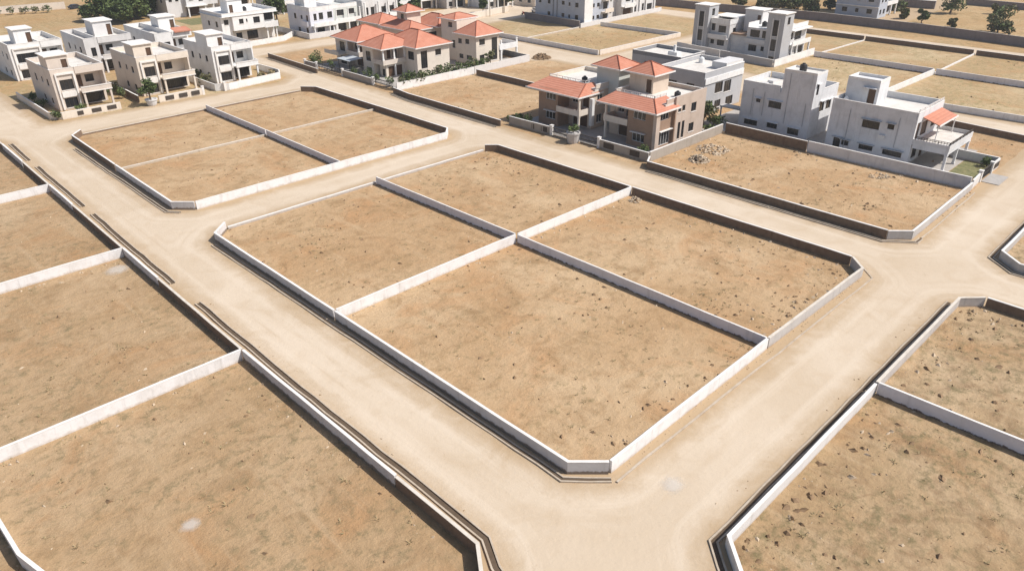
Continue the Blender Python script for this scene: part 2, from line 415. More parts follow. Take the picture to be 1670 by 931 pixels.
def jit(a): return random.uniform(-a, a)
def offset_path(P, d):
    out = []
    for i, p in enumerate(P):
        p = Vector((p[0], p[1])); ns = []
        for a, b in ((i-1, i), (i, i+1)):
            if a >= 0 and b < len(P):
                e = (Vector(P[b][:2])-Vector(P[a][:2])).normalized(); ns.append(Vector((-e.y, e.x)))
        n = sum(ns, Vector((0, 0)))
        n.normalize(); k = 1/max(.4, n.dot(ns[0])); q = p+n*(d*k); out.append((q.x, q.y))
    return out
def resample(P, step):
    out = [P[0]]
    for a, b in zip(P, P[1:]):
        L = math.hypot(b[0]-a[0], b[1]-a[1]); n = max(1, round(L/step))
        for k in range(1, n+1): out.append((a[0]+(b[0]-a[0])*k/n, a[1]+(b[1]-a[1])*k/n))
    return out
def strip(m, P, half, z0s, z1s):
    """a wall along path P with its own base and top height at each point"""
    A = offset_path(P, half); B = offset_path(P, -half); i = len(m.v); n = len(P)
    for k in range(n):
        m.v += [(*A[k], z0s[k]), (*A[k], z1s[k]), (*B[k], z1s[k]), (*B[k], z0s[k])]
    for k in range(n-1):
        a = i+4*k; b = a+4
        for q in range(3): m.f.append((a+q, a+q+1, b+q+1, b+q))
    m.f.append((i, i+3, i+2, i+1)); e = i+4*(n-1); m.f.append((e, e+1, e+2, e+3))
def wall_run(label, path, h=1.04, t=.22, mat='limewash', cap='coping', cat='wall', group='plot boundary walls', name='boundary_wall', rough=.014, capover=.01):
    P = resample(path, 3.2); P = [(x+jit(rough), y+jit(rough)) for x, y in P]
    P[0], P[-1] = path[0], path[-1]
    tops = [h+jit(rough*1.2) for _ in P]
    cx, cy = path[0][:2]
    root = empty(name, cx, cy)
    tag(root, label, cat, group)
    m = MB(); strip(m, P, t/2, [-.05]*len(P), tops); m.build('wall', mat, root)
    if cap:
        m = MB(); strip(m, P, t/2+capover, [z+.003 for z in tops], [z+.06 for z in tops]); m.build('coping', cap, root)
    return root
def drain(label, path, gap=.26, h=.13):
    P = resample(path, 2.2); P = [(x+jit(.05), y+jit(.05)) for x, y in P]; P[0], P[-1] = path[0], path[-1]
    root = empty('roadside_drain', *path[0][:2]); tag(root, label, 'drain', 'open drains beside the dirt roads')
    for sgn in (1, -1):
        Q = offset_path(P, sgn*gap); m = MB(); tops = [h+jit(.03) for _ in Q]
        strip(m, Q, .06, [-.05]*len(Q), tops); m.build('kerb', 'concrete', root)
    m = MB(); strip(m, P, gap-.065, [-.04]*len(P), [.03]*len(P)); m.build('channel_bed', 'bed_shade', root)
    return root
def sheet_poly(name, mat, pts, z, kind='structure'):
    m = MB(); m.poly([(x, y, z) for x, y in pts]); o = m.build(name, mat); return tag(o, kind=kind)
def chamf(x0, x1, y0, y1, c=2.1, skip=''):
    return [(x0, y0+c), (x0+c, y0), (x1-c, y0), (x1, y0+c), (x1, y1-c), (x1-c, y1), (x0+c, y1), (x0, y1-c)]

# ------------------------------------------------------------------ the setting: ground, roads, plots
def far_sheet(name, mat, x0, x1, y0, y1, z):
    return sheet_poly(name, mat, [(x0, y0), (x1, y0), (x1, y1), (x0, y1)], z)
far_sheet('ground', 'field', -3000, 3000, -3000, 3000, 0)
PLOTS = []
def plot(pts, mat='soil'):
    # ragged edge so that the plot meets the road in an uneven line
    PLOTS.append(pts)
    P = resample(pts+[pts[0]], 1.2)[:-1]
    return sheet_poly('plot_soil', mat, [(x+jit(.10), y+jit(.10)) for x, y in P], .009)
plot(chamf(30, 75, 23.2, 81.2))
plot([(30.5, 91.9), (32.5, 89.8), (73.4, 89.8), (75.4, 91.9), (75.4, 131.6), (73.4, 134), (33, 134), (30.8, 131.4)])
plot([(-80, 24.3), (-40, 20), (19.3, 22.2), (20.8, 24.3), (20.9, 60), (21.3, 100), (21.9, 140), (-80, 150)], 'soil_left')
plot([(30, -60), (75.5, -60), (75.5, 12.2), (73.7, 14), (32.1, 14), (30, 11.9)], 'soil_rough')
plot([(85.6, -60), (136, -60), (136, 14.2), (87.7, 14.2), (85.6, 12)], 'soil_rough')
plot([(84.4, 24.8), (86.4, 22.8), (120.3, 23), (135.2, 23), (137.6, 37), (136, 60), (131, 75), (128.3, 118), (124.5, 121), (124.5, 166), (100, 170), (85.6, 170), (86, 150), (84.8, 120)], 'soil')
plot([(31.5, 145.2), (62, 144.6), (74, 144), (77.8, 147), (78, 262), (31, 262)], 'soil_far')
plot([(88, 182), (106, 181), (142, 178), (142, 262), (88, 262)], 'soil_far')
plot([(141, 113.8), (174, 113.5), (201, 113), (201, 165), (141, 165)], 'soil_far')
plot([(146.3, -60), (202, -60), (202, 77), (176, 77.6), (174, 77.5), (157, 77.8), (157, 104), (152, 104), (147.2, 60)], 'soil_far')
plot([(176.5, 78.2), (202, 77.2), (202, 108), (178, 108)], 'soil_far')
import numpy as np
def road_sheet(x0, x1, y0, y1, st):
    nx, ny = int((x1-x0)/st)+1, int((y1-y0)/st)+1
    X, Y = np.meshgrid(np.linspace(x0, x1, nx), np.linspace(y0, y1, ny)); X = X.ravel(); Y = Y.ravel()
    D_ = np.full(X.shape, 30.0)
    for pts in PLOTS:
        for (ax, ay), (bx, by) in zip(pts, pts[1:]+pts[:1]):
            dx, dy = bx-ax, by-ay; t = np.clip(((X-ax)*dx+(Y-ay)*dy)/(dx*dx+dy*dy), 0, 1)
            D_ = np.minimum(D_, np.hypot(X-ax-t*dx, Y-ay-t*dy))
    me = bpy.data.meshes.new('road'); f = []
    for j in range(ny-1):
        for i in range(nx-1): a = j*nx+i; f.append((a, a+1, a+nx+1, a+nx))
    me.from_pydata(list(zip(X.tolist(), Y.tolist(), [.004]*len(X))), [], f)
    a = me.attributes.new('edge', 'FLOAT', 'POINT'); a.data.foreach_set('value', D_.astype(np.float32))
    me.materials.append(M['road']); o = bpy.data.objects.new('road', me); COL.objects.link(o); return tag(o, kind='structure')
road_sheet(-80, 213, -90, 196, 1.25)
sheet_poly('lane', 'road', [(236.5, 80), (600, 92), (600, 98), (236.5, 88.3)], .006)
# strip of scrubby verge along the far boundary wall
sheet_poly('verge', 'field', [(211.5, -90), (220.6, -90), (220.6, 190), (211.5, 190)], .009)

# ------------------------------------------------------------------ plot walls
W = wall_run
# centre block
W('grey plastered wall of the centre block along the left road, farther half', [(32.2, 81.1), (30, 79), (30, 54.35)], mat='greyraw', cap='coping', group='walls round the centre block')
W('grey wall of the centre block along the left road, nearer half with front corner', [(30, 54.1), (30, 25.2), (32, 23.2)], mat='greyraw', group='walls round the centre block')
W('sunlit white wall on the right front edge of the centre block, nearer half', [(32.15, 23.17), (53.95, 23.3)], mat='limewash', group='walls round the centre block')
W('weathered grey wall on the right edge of the centre block, ending at its right corner', [(54.15, 23.3), (73.1, 23.1), (74.95, 24.9)], mat='grey', cap='coping_dull', group='walls round the centre block')
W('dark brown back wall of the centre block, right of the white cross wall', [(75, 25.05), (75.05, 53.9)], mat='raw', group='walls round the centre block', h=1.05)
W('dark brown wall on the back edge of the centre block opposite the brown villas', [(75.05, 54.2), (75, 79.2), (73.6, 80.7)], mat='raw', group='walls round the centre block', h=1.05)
W('low pale kerb-like wall on the left back edge of the centre block', [(73.4, 80.9), (53.9, 81.15), (32.5, 81.2)], h=.3, t=.22, mat='grey', group='walls round the centre block')
W('white cross wall of the centre block from left road to wall crossing', [(30.2, 54.25), (53.8, 54.25)], mat='limewash', name='cross_wall', group='cross walls of the centre block')
W('bright white cross wall of the centre block from the crossing to the far brown wall', [(54.2, 54.2), (74.9, 54.05)], mat='white', name='cross_wall', group='cross walls of the centre block')
W('shaded lavender-grey cross wall of the centre block beyond the wall crossing', [(53.75, 80.9), (53.95, 54.45)], mat='limeraw', t=.17, capover=.0, name='cross_wall', group='cross walls of the centre block')
W('shaded lavender-grey cross wall of the centre block on the near side of the crossing', [(54, 54.05), (54.05, 23.45)], mat='limeraw', t=.17, capover=.0, name='cross_wall', group='cross walls of the centre block')
# second block behind it
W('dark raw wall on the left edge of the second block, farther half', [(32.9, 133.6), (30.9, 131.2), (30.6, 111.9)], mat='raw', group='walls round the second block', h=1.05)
W('grey plastered wall on the left edge of the second block with the chamfered near corner', [(30.6, 111.6), (30.4, 91.9), (32.4, 89.85)], mat='greyraw', group='walls round the second block')
W('long sunlit white front wall of the second block, along the side road', [(32.55, 89.8), (53.5, 89.75), (73.6, 89.75), (75.3, 91.5)], mat='limewash', group='walls round the second block')
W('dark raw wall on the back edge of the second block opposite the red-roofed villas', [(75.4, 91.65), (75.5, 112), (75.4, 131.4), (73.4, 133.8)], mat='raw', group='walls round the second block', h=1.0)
W('low rough kerb-like wall of the second block before the upper left villas', [(73.2, 133.9), (54, 133.9), (33.1, 133.7)], h=.28, t=.22, mat='raw', cap='coping_dull', group='walls round the second block')
W('shaded grey cross wall of the second block, rear half', [(54.1, 133.7), (54.1, 112)], mat='limeraw', t=.17, capover=.0, name='cross_wall', group='cross walls of the second block', h=1.0)
W('shaded grey cross wall of the second block, front half ending at the white front wall', [(54.1, 111.7), (53.9, 89.95)], mat='limeraw', t=.17, capover=.0, name='cross_wall', group='cross walls of the second block', h=1.0)
W('very low pinkish footing line across the second block, left half', [(30.8, 111.8), (53.95, 111.85)], h=.3, t=.26, mat='concrete', cap='coping_dull', name='cross_wall', group='cross walls of the second block')
W('very low pinkish footing line across the second block, right half', [(54.25, 111.85), (75.3, 112)], h=.3, t=.26, mat='concrete', cap='coping_dull', name='cross_wall', group='cross walls of the second block')
# left plots beside the left road
LW = [(24.3, 32.4, 'raw'), (32.5, 54.1, 'greyraw'), (54.35, 72.4, 'raw'), (72.6, 82.3, 'greyraw'), (82.5, 99.8, 'raw'), (100, 109.6, 'greyraw'), (109.9, 122.6, 'raw'), (122.9, 134, 'greyraw'), (134.2, 143, 'raw')]
LN = ['unplastered brown stretch nearest the front junction', 'long plastered grey stretch of the nearest plot', 'unplastered brown stretch of the second plot from the front',
      'plastered grey stretch just before the second white side wall', 'unplastered brown stretch of the third plot from the front', 'plastered grey stretch just before the third white side wall',
      'unplastered brown stretch near the left picture edge', 'plastered grey stretch cut by the left picture edge', 'farthest unplastered stretch']
lx = lambda y: 20.8+max(0, y-60)*.0135
for (a, b, mt), nm in zip(LW, LN):
    path = [(lx(b), b), (lx(a), a)]
    if a == 24.3: path.append((19.4, 22.4))
    W('left roadside wall, '+nm, path, mat=mt, group='walls of the left plots', h=1.04 if mt != 'raw' else .98, cap='coping' if mt != 'raw' else 'coping_dull')
for y, nm in ((54.25, 'nearest of the three white side walls on the left plots, longest in view'), (82.4, 'middle of the three white side walls on the left plots'), (109.75, 'farthest of the three white side walls on the left plots')):
    W(nm, [(-50, y+.6), (0, y+.2), (lx(y)-.15, y)], mat='limewash', name='side_wall', group='side walls of the left plots')
W('white wall with shaded outer face in the lower left picture corner', [(.6, 51), (.9, 43), (1.6, 40), (3.4, 33)], mat='limewash', name='side_wall', group='side walls of the left plots')
# lower right plots
W('pale roadside wall of the lower right plots, nearer part with the bottom corner', [(30, -12), (30, 11.8), (32.1, 13.95), (54.1, 14.0)], mat='palegrey', group='walls of the lower right plots', h=.95)
W('dull roadside wall of the lower right plots, farther part to the right corner', [(54.35, 14.0), (73.6, 14.0), (75.4, 12.3)], mat='grey', cap='coping_dull', group='walls of the lower right plots', h=.95)
W('dark raw wall of the lower right plots leading to the right picture edge', [(75.5, 12.1), (75.4, -14)], mat='raw', group='walls of the lower right plots', h=.95)
W('white dividing wall with shaded face between the two lower right plots', [(54.2, 13.8), (54.4, 0), (54.5, -20)], mat='limeraw', t=.2, capover=0, name='cross_wall', group='walls of the lower right plots', h=1.1)
W('chamfered dark corner wall of the plot at the right picture edge', [(85.6, -16), (85.6, 12), (87.7, 14.2), (118, 14.2)], mat='grey', group='walls of the right edge plot', h=1.0)
# block of villas on the right of the centre
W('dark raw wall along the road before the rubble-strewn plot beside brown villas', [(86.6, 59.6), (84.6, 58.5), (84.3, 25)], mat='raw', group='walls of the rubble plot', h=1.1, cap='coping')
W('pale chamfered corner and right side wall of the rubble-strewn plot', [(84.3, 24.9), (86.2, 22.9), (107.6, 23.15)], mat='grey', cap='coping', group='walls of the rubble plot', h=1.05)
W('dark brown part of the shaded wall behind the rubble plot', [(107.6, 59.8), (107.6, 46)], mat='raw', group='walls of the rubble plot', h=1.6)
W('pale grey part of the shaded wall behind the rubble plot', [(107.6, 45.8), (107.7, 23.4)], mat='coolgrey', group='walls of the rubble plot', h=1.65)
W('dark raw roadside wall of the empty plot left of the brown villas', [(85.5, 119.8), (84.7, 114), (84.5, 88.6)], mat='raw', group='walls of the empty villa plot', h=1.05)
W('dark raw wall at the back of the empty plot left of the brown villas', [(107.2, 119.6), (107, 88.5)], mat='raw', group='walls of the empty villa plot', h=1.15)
W('white plastered wall below the garden of the front red-roofed villa', [(86.9, 120.6), (107.2, 120.4)], mat='white', group='walls of the empty villa plot', h=1.5, t=.2)
W('grey-blue plastered garden wall below the right red-roofed villa', [(107.5, 120.6), (124.6, 120.9)], mat='palegrey', group='walls of the empty villa plot', h=1.5, t=.2)
W('dark picket-like fence wall at the right of the right red-roofed villa', [(124.8, 121.1), (125.8, 133)], mat='darkgrey', cap='coping_dull', group='walls of the empty villa plot', h=1.3, t=.2)
W('dark raw wall of the small plot left of the red-roofed villas', [(85.2, 168.4), (84.2, 145.4)], mat='raw', cap='coping_dull', h=1.0, group='walls of the small plot')
# right background
W('dark raw wall behind the grey villa with the red awning, at the right picture edge', [(138, 41), (137, 36), (135.3, 20)], mat='raw', h=1.0, group='walls of the far right plots')
W('lavender shaded wall beyond the narrow road at the right picture edge', [(146.2, 50.5), (146.6, 40), (147.6, 24)], mat='limewash', h=1.1, group='walls of the far right plots')
W('broad white dividing wall running away between two far right plots', [(146.4, 51), (174.2, 50.6)], mat='white', h=1.1, t=.3, group='walls of the far right plots')
W('long lavender shaded wall across the far right plots, left part', [(174.5, 77), (174.5, 50.9)], mat='limeraw', h=1.2, group='walls of the far right plots')
W('long lavender shaded wall across the far right plots, right part', [(174.5, 50.3), (174.3, 18)], mat='limeraw', h=1.2, group='walls of the far right plots')
W('thin low line of wall dividing the farthest right plots', [(174.8, 50.6), (201.8, 51)], mat='white', h=.35, t=.2, group='walls of the far right plots')
W('thin low line of wall behind the twin grey villas', [(177.6, 77.4), (201.8, 76.6)], mat='white', h=.25, t=.2, group='walls of the far right plots')
W('dark raw wall before the farthest pale road, left part', [(202, 112), (202.2, 77)], mat='raw', h=1.1, group='walls of the far right plots')
W('dark raw wall before the farthest pale road, middle part', [(202.2, 76.6), (202, 51.3)], mat='raw', h=1.1, group='walls of the far right plots')
W('dark raw wall before the farthest pale road, right part', [(202, 50.7), (201.6, 16)], mat='raw', h=1.1, group='walls of the far right plots')
W('long tall grey-purple boundary wall across the upper right background', [(214, 172), (219, 130), (223.6, 99), (223, 70), (219.5, 40), (216, 8)], mat='darkwall', cap='coping_dull', h=2.3, t=.25, group='estate boundary walls')
W('white wall facing the camera along the far empty block in the middle background', [(141.2, 113.8), (174.2, 113.6)], mat='cream', h=1.1, group='walls of the far block')
W('mauve shaded wall on the left edge of the far empty block', [(141.3, 165), (141, 140), (140.9, 114)], mat='limewash', h=1.1, group='walls of the far block')
W('mauve shaded wall on the far side of the empty block beside the lavender flats', [(172.8, 139.5), (174, 113.9)], mat='limewash', h=1.1, group='walls of the far block')
W('thin low dividing line on the far empty block', [(141.2, 140.4), (165.4, 141.2)], mat='concrete', h=.4, t=.2, group='walls of the far block')
W('dark shaded compound wall of the lavender block of flats', [(167.2, 164), (165.8, 141.4)], mat='darkwall', cap='coping_dull', h=1.9, group='compound walls of the flats')  # shade on this wall is put into the darker plaster colour
W('pale compound wall in front of the second block of flats', [(166, 141.2), (207, 143)], mat='palegrey', h=1.2, group='compound walls of the flats')
W('white wall in the upper middle background before the far white houses', [(154, 174.5), (173, 177.3)], mat='cream', h=1.8, group='compound walls of the flats')
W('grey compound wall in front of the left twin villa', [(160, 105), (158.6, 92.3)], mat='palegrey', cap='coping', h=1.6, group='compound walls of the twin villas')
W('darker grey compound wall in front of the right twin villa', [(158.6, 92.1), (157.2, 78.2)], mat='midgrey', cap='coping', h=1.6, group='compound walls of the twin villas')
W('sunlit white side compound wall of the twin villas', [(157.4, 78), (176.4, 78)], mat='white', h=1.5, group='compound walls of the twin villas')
W('pale wall beyond the far dry field at the upper left', [(30, 297), (77, 288.5)], mat='cream', cap='coping_dull', h=2.2, group='walls of the far field')
W('pale wall on the far right beside the lane', [(286.5, 50), (286.5, 79)], mat='darkwall', h=2, group='walls of the far field')
W('dark shed-like wall in the upper right field', [(268, 96), (270, 83)], mat='darkwall', h=2.4, t=1.2, group='walls of the far field')

# ------------------------------------------------------------------ drains with kerbs
D = drain  # noqa
D('open drain beside the left plots, nearest stretch ending at the front junction', [(22.2, 66.5), (21.95, 45), (22.0, 24.8), (20.9, 22.8), (20.4, 21)])
D('open drain beside the left plots, stretch before the second white side wall', [(22.7, 97.5), (22.4, 85), (22.2, 72.3)])
D('open drain beside the left plots, short stretch near the far end', [(23.1, 122.0), (22.9, 112), (22.7, 101)])
D('open drain beside the left plots, farthest stretch at the left picture edge', [(23.4, 137), (23.1, 126)])
D('open drain along the left side of the centre block', [(29.25, 78.2), (29.3, 50), (29.3, 25.0), (31.6, 22.6)], .2, .11)
D('open drain along the left side of the second block', [(29.7, 127), (29.6, 112), (29.5, 91.6), (30.6, 90.2)], .2, .11)
D('open drain along the road in front of the rubble plot', [(83.6, 58), (83.4, 25), (85.7, 22.1), (87, 22.1)], .2, .12)
D('open drain in front of the empty villa plot', [(84.4, 119), (83.6, 113), (83.5, 88.8)], .2, .12)
D('open drain along the lower right plots', [(29.3, -10), (29.3, 12.1), (31.8, 14.75), (73.9, 14.75)], .22, .12)
D('open drain round the plot at the right picture edge', [(84.9, -14), (84.9, 12.3), (87.4, 15.0), (116, 15.0)], .2, .12)
D('open drain beside the small plot left of the red-roofed villas', [(84.2, 167), (83.2, 146)], .2, .12)
for lb, pa in (('low worn kerb line on the road before the right front wall of the centre block', [(31.7, 22.2), (45, 22.25), (60, 22.1), (73.6, 22.1), (75.6, 24)]), ('low worn kerb line on the road beside the rubble plot side wall', [(87.2, 22.1), (97, 22.2), (106.8, 22.4)])):
    wall_run(lb, pa, h=.12, t=.16, mat='concrete', cap=None, cat='kerb', group='low kerb lines', name='kerb', rough=.05)

# ------------------------------------------------------------------ houses
def house(label, x, y, group, name='villa', cat='house'):
    return tag(empty(name, x, y), label, cat, group)

# --- pale grey villa with red awning, right of the rubble plot
G1 = 'villas around the brown twin villas'
h = house('pale grey two-storey villa with small red tiled awning and deep balcony on columns', 112.2, 38, G1)
walls(h, 'coolgrey', [
    (112.2, 122.2, 33.0, 45.3, 0, 6.45, {'-x': [(37.9, 40.4, 4.0, 5.2), (35.85, 36.8, 4.45, 5.25), (43.0, 44.1, .2, 1.75), (41.75, 42.85, .75, 1.6), (38.15, 40.2, .75, 1.55), (34.0, 36.7, .7, 1.55)],
                                        '-y': [(112.7, 113.9, 3.6, 5.9, 'd'), (114.6, 117.0, 3.65, 5.7, 'd'), (118.5, 120.5, 4.2, 5.6), (113.2, 115.2, .6, 2.3), (116.4, 117.8, .05, 2.4, 'd'), (118.8, 120.8, .7, 2.0)]})], 'darkframe', 'midgrey')
parapet(h, 'coolgrey', 112.2, 122.2, 33.0, 45.3, 6.453, 7.4)
slab(h, 'roof_terrace', 'roofdeck', 112.37, 122.03, 33.17, 45.13, 6.456, 6.52)
stair_tower(h, 'coolgrey', 115.2, 118.8, 40.1, 44.9, 6.53, 9.85, {'-x': [(40.5, 41.6, 6.6, 8.9)]}, flat=False)
MB().box(114.6, 115.19, 40.4, 42.4, 9.0, 9.12).build('canopy_slab', 'coolgrey', h)
slab(h, 'balcony_slab', 'coolgrey', 112.25, 122.1, 28.1, 32.99, 2.95, 3.2)
MB().box(112.25, 112.4, 28.1, 32.99, 3.203, 3.75).box(122.0, 122.1, 28.1, 32.99, 3.203, 3.75).box(112.4, 122.0, 28.1, 28.25, 3.203, 3.75).build('balcony_parapet', 'palegrey', h)
railing(h, [(112.35, 32.7), (112.35, 28.2), (121.9, 28.2)], 3.75, .42, 'darkframe')
slab(h, 'balcony_floor', 'roofdeck', 112.41, 121.99, 28.26, 32.98, 3.203, 3.23)
MB().box(112.3, 112.6, 28.15, 32.9, 2.45, 2.94).box(112.61, 122, 28.15, 28.45, 2.45, 2.94).build('beam', 'coolgrey', h)
for x, y in ((112.5, 28.35), (117.0, 28.35), (121.8, 28.35)): column(h, 'coolgrey', x, y, .02, 2.44, .17)
aw = MB(); aw.poly([(114.2, 32.95, 6.5), (121.6, 32.95, 6.5), (121.6, 30.6, 5.75), (114.2, 30.6, 5.75)]); aw.poly([(114.2, 32.95, 6.38), (121.6, 32.95, 6.38), (121.6, 30.6, 5.63), (114.2, 30.6, 5.63)])
aw.poly([(114.2, 30.6, 5.63), (121.6, 30.6, 5.63), (121.6, 30.6, 5.75), (114.2, 30.6, 5.75)]); aw.poly([(114.2, 32.95, 6.38), (114.2, 30.6, 5.63), (114.2, 30.6, 5.75), (114.2, 32.95, 6.5)])
ao = aw.build('awning', 'tile', h); MB().box(114.3, 114.42, 30.7, 30.82, 3.25, 5.62).box(121.3, 121.42, 30.7, 30.82, 3.25, 5.62).box(114.1, 121.7, 30.5, 30.59, 5.56, 5.78).build('awning_post', 'coping', ao)
railing(h, [(112.5, 33.1), (122, 33.1)], 7.48, .4, 'rail', .5)

for yy, za, zb in ((42.4, .3, 6.3), (35.3, 2.0, 6.3)): MB().tube((112.12, yy, za), (112.12, yy, zb), .05, .05, 6).build('drain_pipe', 'midgrey', h)
for yy in (37.2,): MB().box(111.75, 112.19, yy-.4, yy+.4, 3.0, 3.5).build('air_conditioner', 'frame', h)

# --- pale grey villa behind, with high tower
h = house('pale grey two-storey villa with tall plain stair block and cluttered white roof', 112.8, 54, G1)
walls(h, 'coolgrey', [
    (112.8, 121.4, 48.6, 60.6, 0, 6.6, {'-x': [(53.55, 55.75, 3.95, 5.1), (57.2, 58.0, 4.4, 5.05), (57.2, 59.6, .5, 1.45), (53.7, 55.5, .7, 1.6), (50.0, 51.9, .4, 1.5)],
                                        '-y': [(115.6, 117.2, 3.9, 5.6), (117.9, 119.6, 3.9, 5.5)]}),
    (112.78, 116.3, 48.58, 53.9, 6.603, 10.0, {'-y': [(113.4, 114.2, 5.9+1, 7.6+1)]})], 'darkframe', 'coolgrey')
parapet(h, 'coolgrey', 112.8, 121.4, 53.92, 60.6, 6.603, 7.5, sides='nw'); parapet(h, 'coolgrey', 116.32, 121.4, 48.6, 60.42, 6.603, 7.5, sides='se')
slab(h, 'roof_terrace', 'roofdeck', 113, 121.2, 53.95, 60.4, 6.606, 6.66)
for yy, za, zb in ((58.6, 2.2, 6.5), (56.6, 2.4, 6.3), (52.7, 1.9, 9.8), (49.6, 2.0, 5.6)): MB().tube((112.70, yy, za), (112.70, yy, zb), .05, .05, 6).build('drain_pipe', 'midgrey', h)
k = MB()
for q in ((112.78, 116.3, 48.58, 48.72), (112.78, 116.3, 53.76, 53.9), (112.78, 112.92, 48.73, 53.75), (116.16, 116.3, 48.73, 53.75)): k.box(*q, 10.003, 10.35)
k.build('tower_parapet', 'coping', h); slab(h, 'tower_roof', 'roofdeck', 112.93, 116.15, 48.73, 53.75, 10.003, 10.06)
MB().box(117, 118.6, 57.6, 58.6, 6.67, 7.1).box(114.6, 115.2, 57.4, 58.4, 6.67, 7.2).build('roof_plinth', 'palegrey', h)
MB().box(112.9, 114.6, 60.62, 64.4, 2.4, 2.65).box(112.95, 113.15, 64.1, 64.3, 0, 2.4).build('side_canopy', 'grey', h)

# --- grey flat-roofed houses behind the brown villas
h = house('flat grey house with dark upper block behind the brown villas', 116, 74, G1)
walls(h, 'midgrey', [
    (113.2, 126, 68.1, 77.3, 0, 6.6, {'-x': [(70, 71.6, 4, 5.2), (73.6, 75.4, 4, 5.2)], '-y': [(116.9, 119.4, 3.2, 5.0), (119.9, 122.2, 2.9, 4.9), (117.3, 119.3, .6, 1.9), (121, 123.4, .3, 1.9)]}),
    (119.5, 127.5, 77.32, 88.3, 0, 7.0, {'-x': [(84, 85.4, 4.9, 6.0), (79.4, 80.6, 4.6, 6.1), (77.7, 78.7, 4.6, 6.2)]})], 'darkframe')
MB().box(113.3, 125.9, 67.9, 68.095, 5.3, 6.3).build('facade_band', 'white', h)
parapet(h, 'midgrey', 113.2, 126, 68.1, 77.3, 6.603, 7.35); parapet(h, 'darkgrey', 119.5, 127.5, 77.32, 88.3, 7.003, 7.7)
slab(h, 'roof_terrace', 'roofdeck', 113.4, 125.8, 68.3, 77.1, 6.606, 6.66); slab(h, 'roof_terrace', 'roofdeck', 119.7, 127.3, 77.5, 88.1, 7.006, 7.06)
MB().box(120.2, 125.8, 68.28, 71.2, 6.67, 7.9).build('roof_room', 'palegrey', h)
MB().box(121.5, 123, 79.6, 81.6, 7.07, 8.0).box(122.05, 122.4, 80.4, 80.8, 8.0, 9.2).build('roof_tank_stand', 'white', h)

# --- brown twin villas with red tiled skirts
def skirt(root, x0, xi, ya, yb, yia, yib, xs, ze, zt):
    """tiled skirt along the -x front, returning along the -y side"""
    m = MB()
    m.poly([(x0, ya, ze), (x0, yb, ze), (xi, yib, zt), (xi, yia, zt)])
    m.poly([(x0, ya, ze), (xi, yia, zt), (xs, yia, zt), (xs, ya, ze)])
    m.poly([(x0, yb, ze), (xi, yib, zt), (xi+.4, yib, zt), (xi+.4, yb, ze)])
    m.poly([(x0, ya, ze-.02), (xs, ya, ze-.02), (xs, yia, ze-.02), (xi, yia, ze-.02), (xi, yb, ze-.02), (x0, yb, ze-.02)])
    m.poly([(xs, ya, ze), (xs, yia, zt), (xs, yia, ze)])
    o = m.build('tiled_skirt', 'tile', root)
    MB().box(x0-.1, x0-.004, ya-.1, yb+.1, ze-.18, ze+.05).box(x0, xs, ya-.1, ya-.004, ze-.18, ze+.05).build('fascia', 'coping', o)
    MB().tube((x0, ya, ze+.03), (xi, yia, zt+.03), .09, .09, 6).build('ridge_tiles', 'ridge', o)
    return o
GB = 'brown villas with red tiled skirts'
v = house('brown villa with red tiled skirt and cream side wall, right one of the pair', 91.5, 68, GB)
walls(v, 'brown', [(91.6, 104.6, 62.8, 67.7, 0, 6.1, {'-x': [(64.4, 66.7, 4.25, 5.6), (64.4, 66.7, .8, 2.15)], '-y': [(93.2, 95.4, 4.2, 5.7), (93.2, 96.0, .3, 2.5)]})], 'frame', 'coping')
walls(v, 'beige', [(94.2, 104.6, 67.72, 73.2, 0, 6.1, {'-x': [(68.3, 70.0, 3.35, 5.5, 'd'), (70.4, 71.6, 3.9, 5.4), (68.6, 71.4, .1, 2.3, 'd')]})], 'frame')
walls(v, 'tan', [(96.6, 104.9, 62.5, 62.79, 0, 7.3, {'-y': [(97.3, 98.1, 4.8, 5.7), (98.4, 99.2, 4.8, 5.7), (100.9, 102.3, 4.2, 5.6), (97.6, 98.3, .5, 3.2), (98.7, 99.4, .5, 3.2), (100.7, 102.1, 1.0, 2.4)]})], 'darkframe')
MB().box(91.35, 92.3, 62.2, 62.78, 0, 5.7).build('pilaster', 'tan', v); MB().box(96.3, 96.58, 62.3, 62.79, 0, 6.0).build('pilaster', 'brown', v)
skirt(v, 90.9, 94.2, 62.0, 73.5, 64.9, 72.3, 97.2, 5.85, 7.05)
slab(v, 'roof_terrace', 'roofdeck', 94.3, 104.5, 62.82, 72.6, 6.103, 6.5)
parapet(v, 'tan', 94.6, 104.6, 62.84, 72.7, 6.503, 7.15, sides='nes')
railing(v, [(94.4, 72.3), (94.4, 65.0), (97.4, 65.0)], 6.55, .85)
stair_tower(v, 'beige', 98.0, 102.2, 68.0, 72.6, 6.503, 9.3, {'-x': [(68.3, 69.3, 6.6, 8.7)]}, flat=True, over=.05)
hip(v, 97.4, 102.8, 67.4, 73.2, 9.5, 11.0, name='tower_hip_roof')
slab(v, 'balcony_slab', 'cream', 91.5, 94.19, 67.72, 72.4, 2.85, 3.1); MB().box(91.5, 91.65, 67.72, 72.4, 3.103, 3.85).box(91.65, 94.19, 72.25, 72.4, 3.103, 3.85).build('balcony_parapet', 'cream', v)
column(v, 'cream', 91.75, 72.1, 3.86, 5.8, .15); column(v, 'cream', 91.75, 72.1, .02, 2.84, .15)
v = house('brown villa with red tiled skirt and greenish tower, left one of the pair', 90.5, 81, GB)
walls(v, 'brown', [(90.8, 104, 81.5, 85.8, 0, 6.1, {'-x': [(82.0, 84.2, 4.3, 5.65), (82.0, 84.2, 1.1, 2.4)]})], 'frame', 'coping')
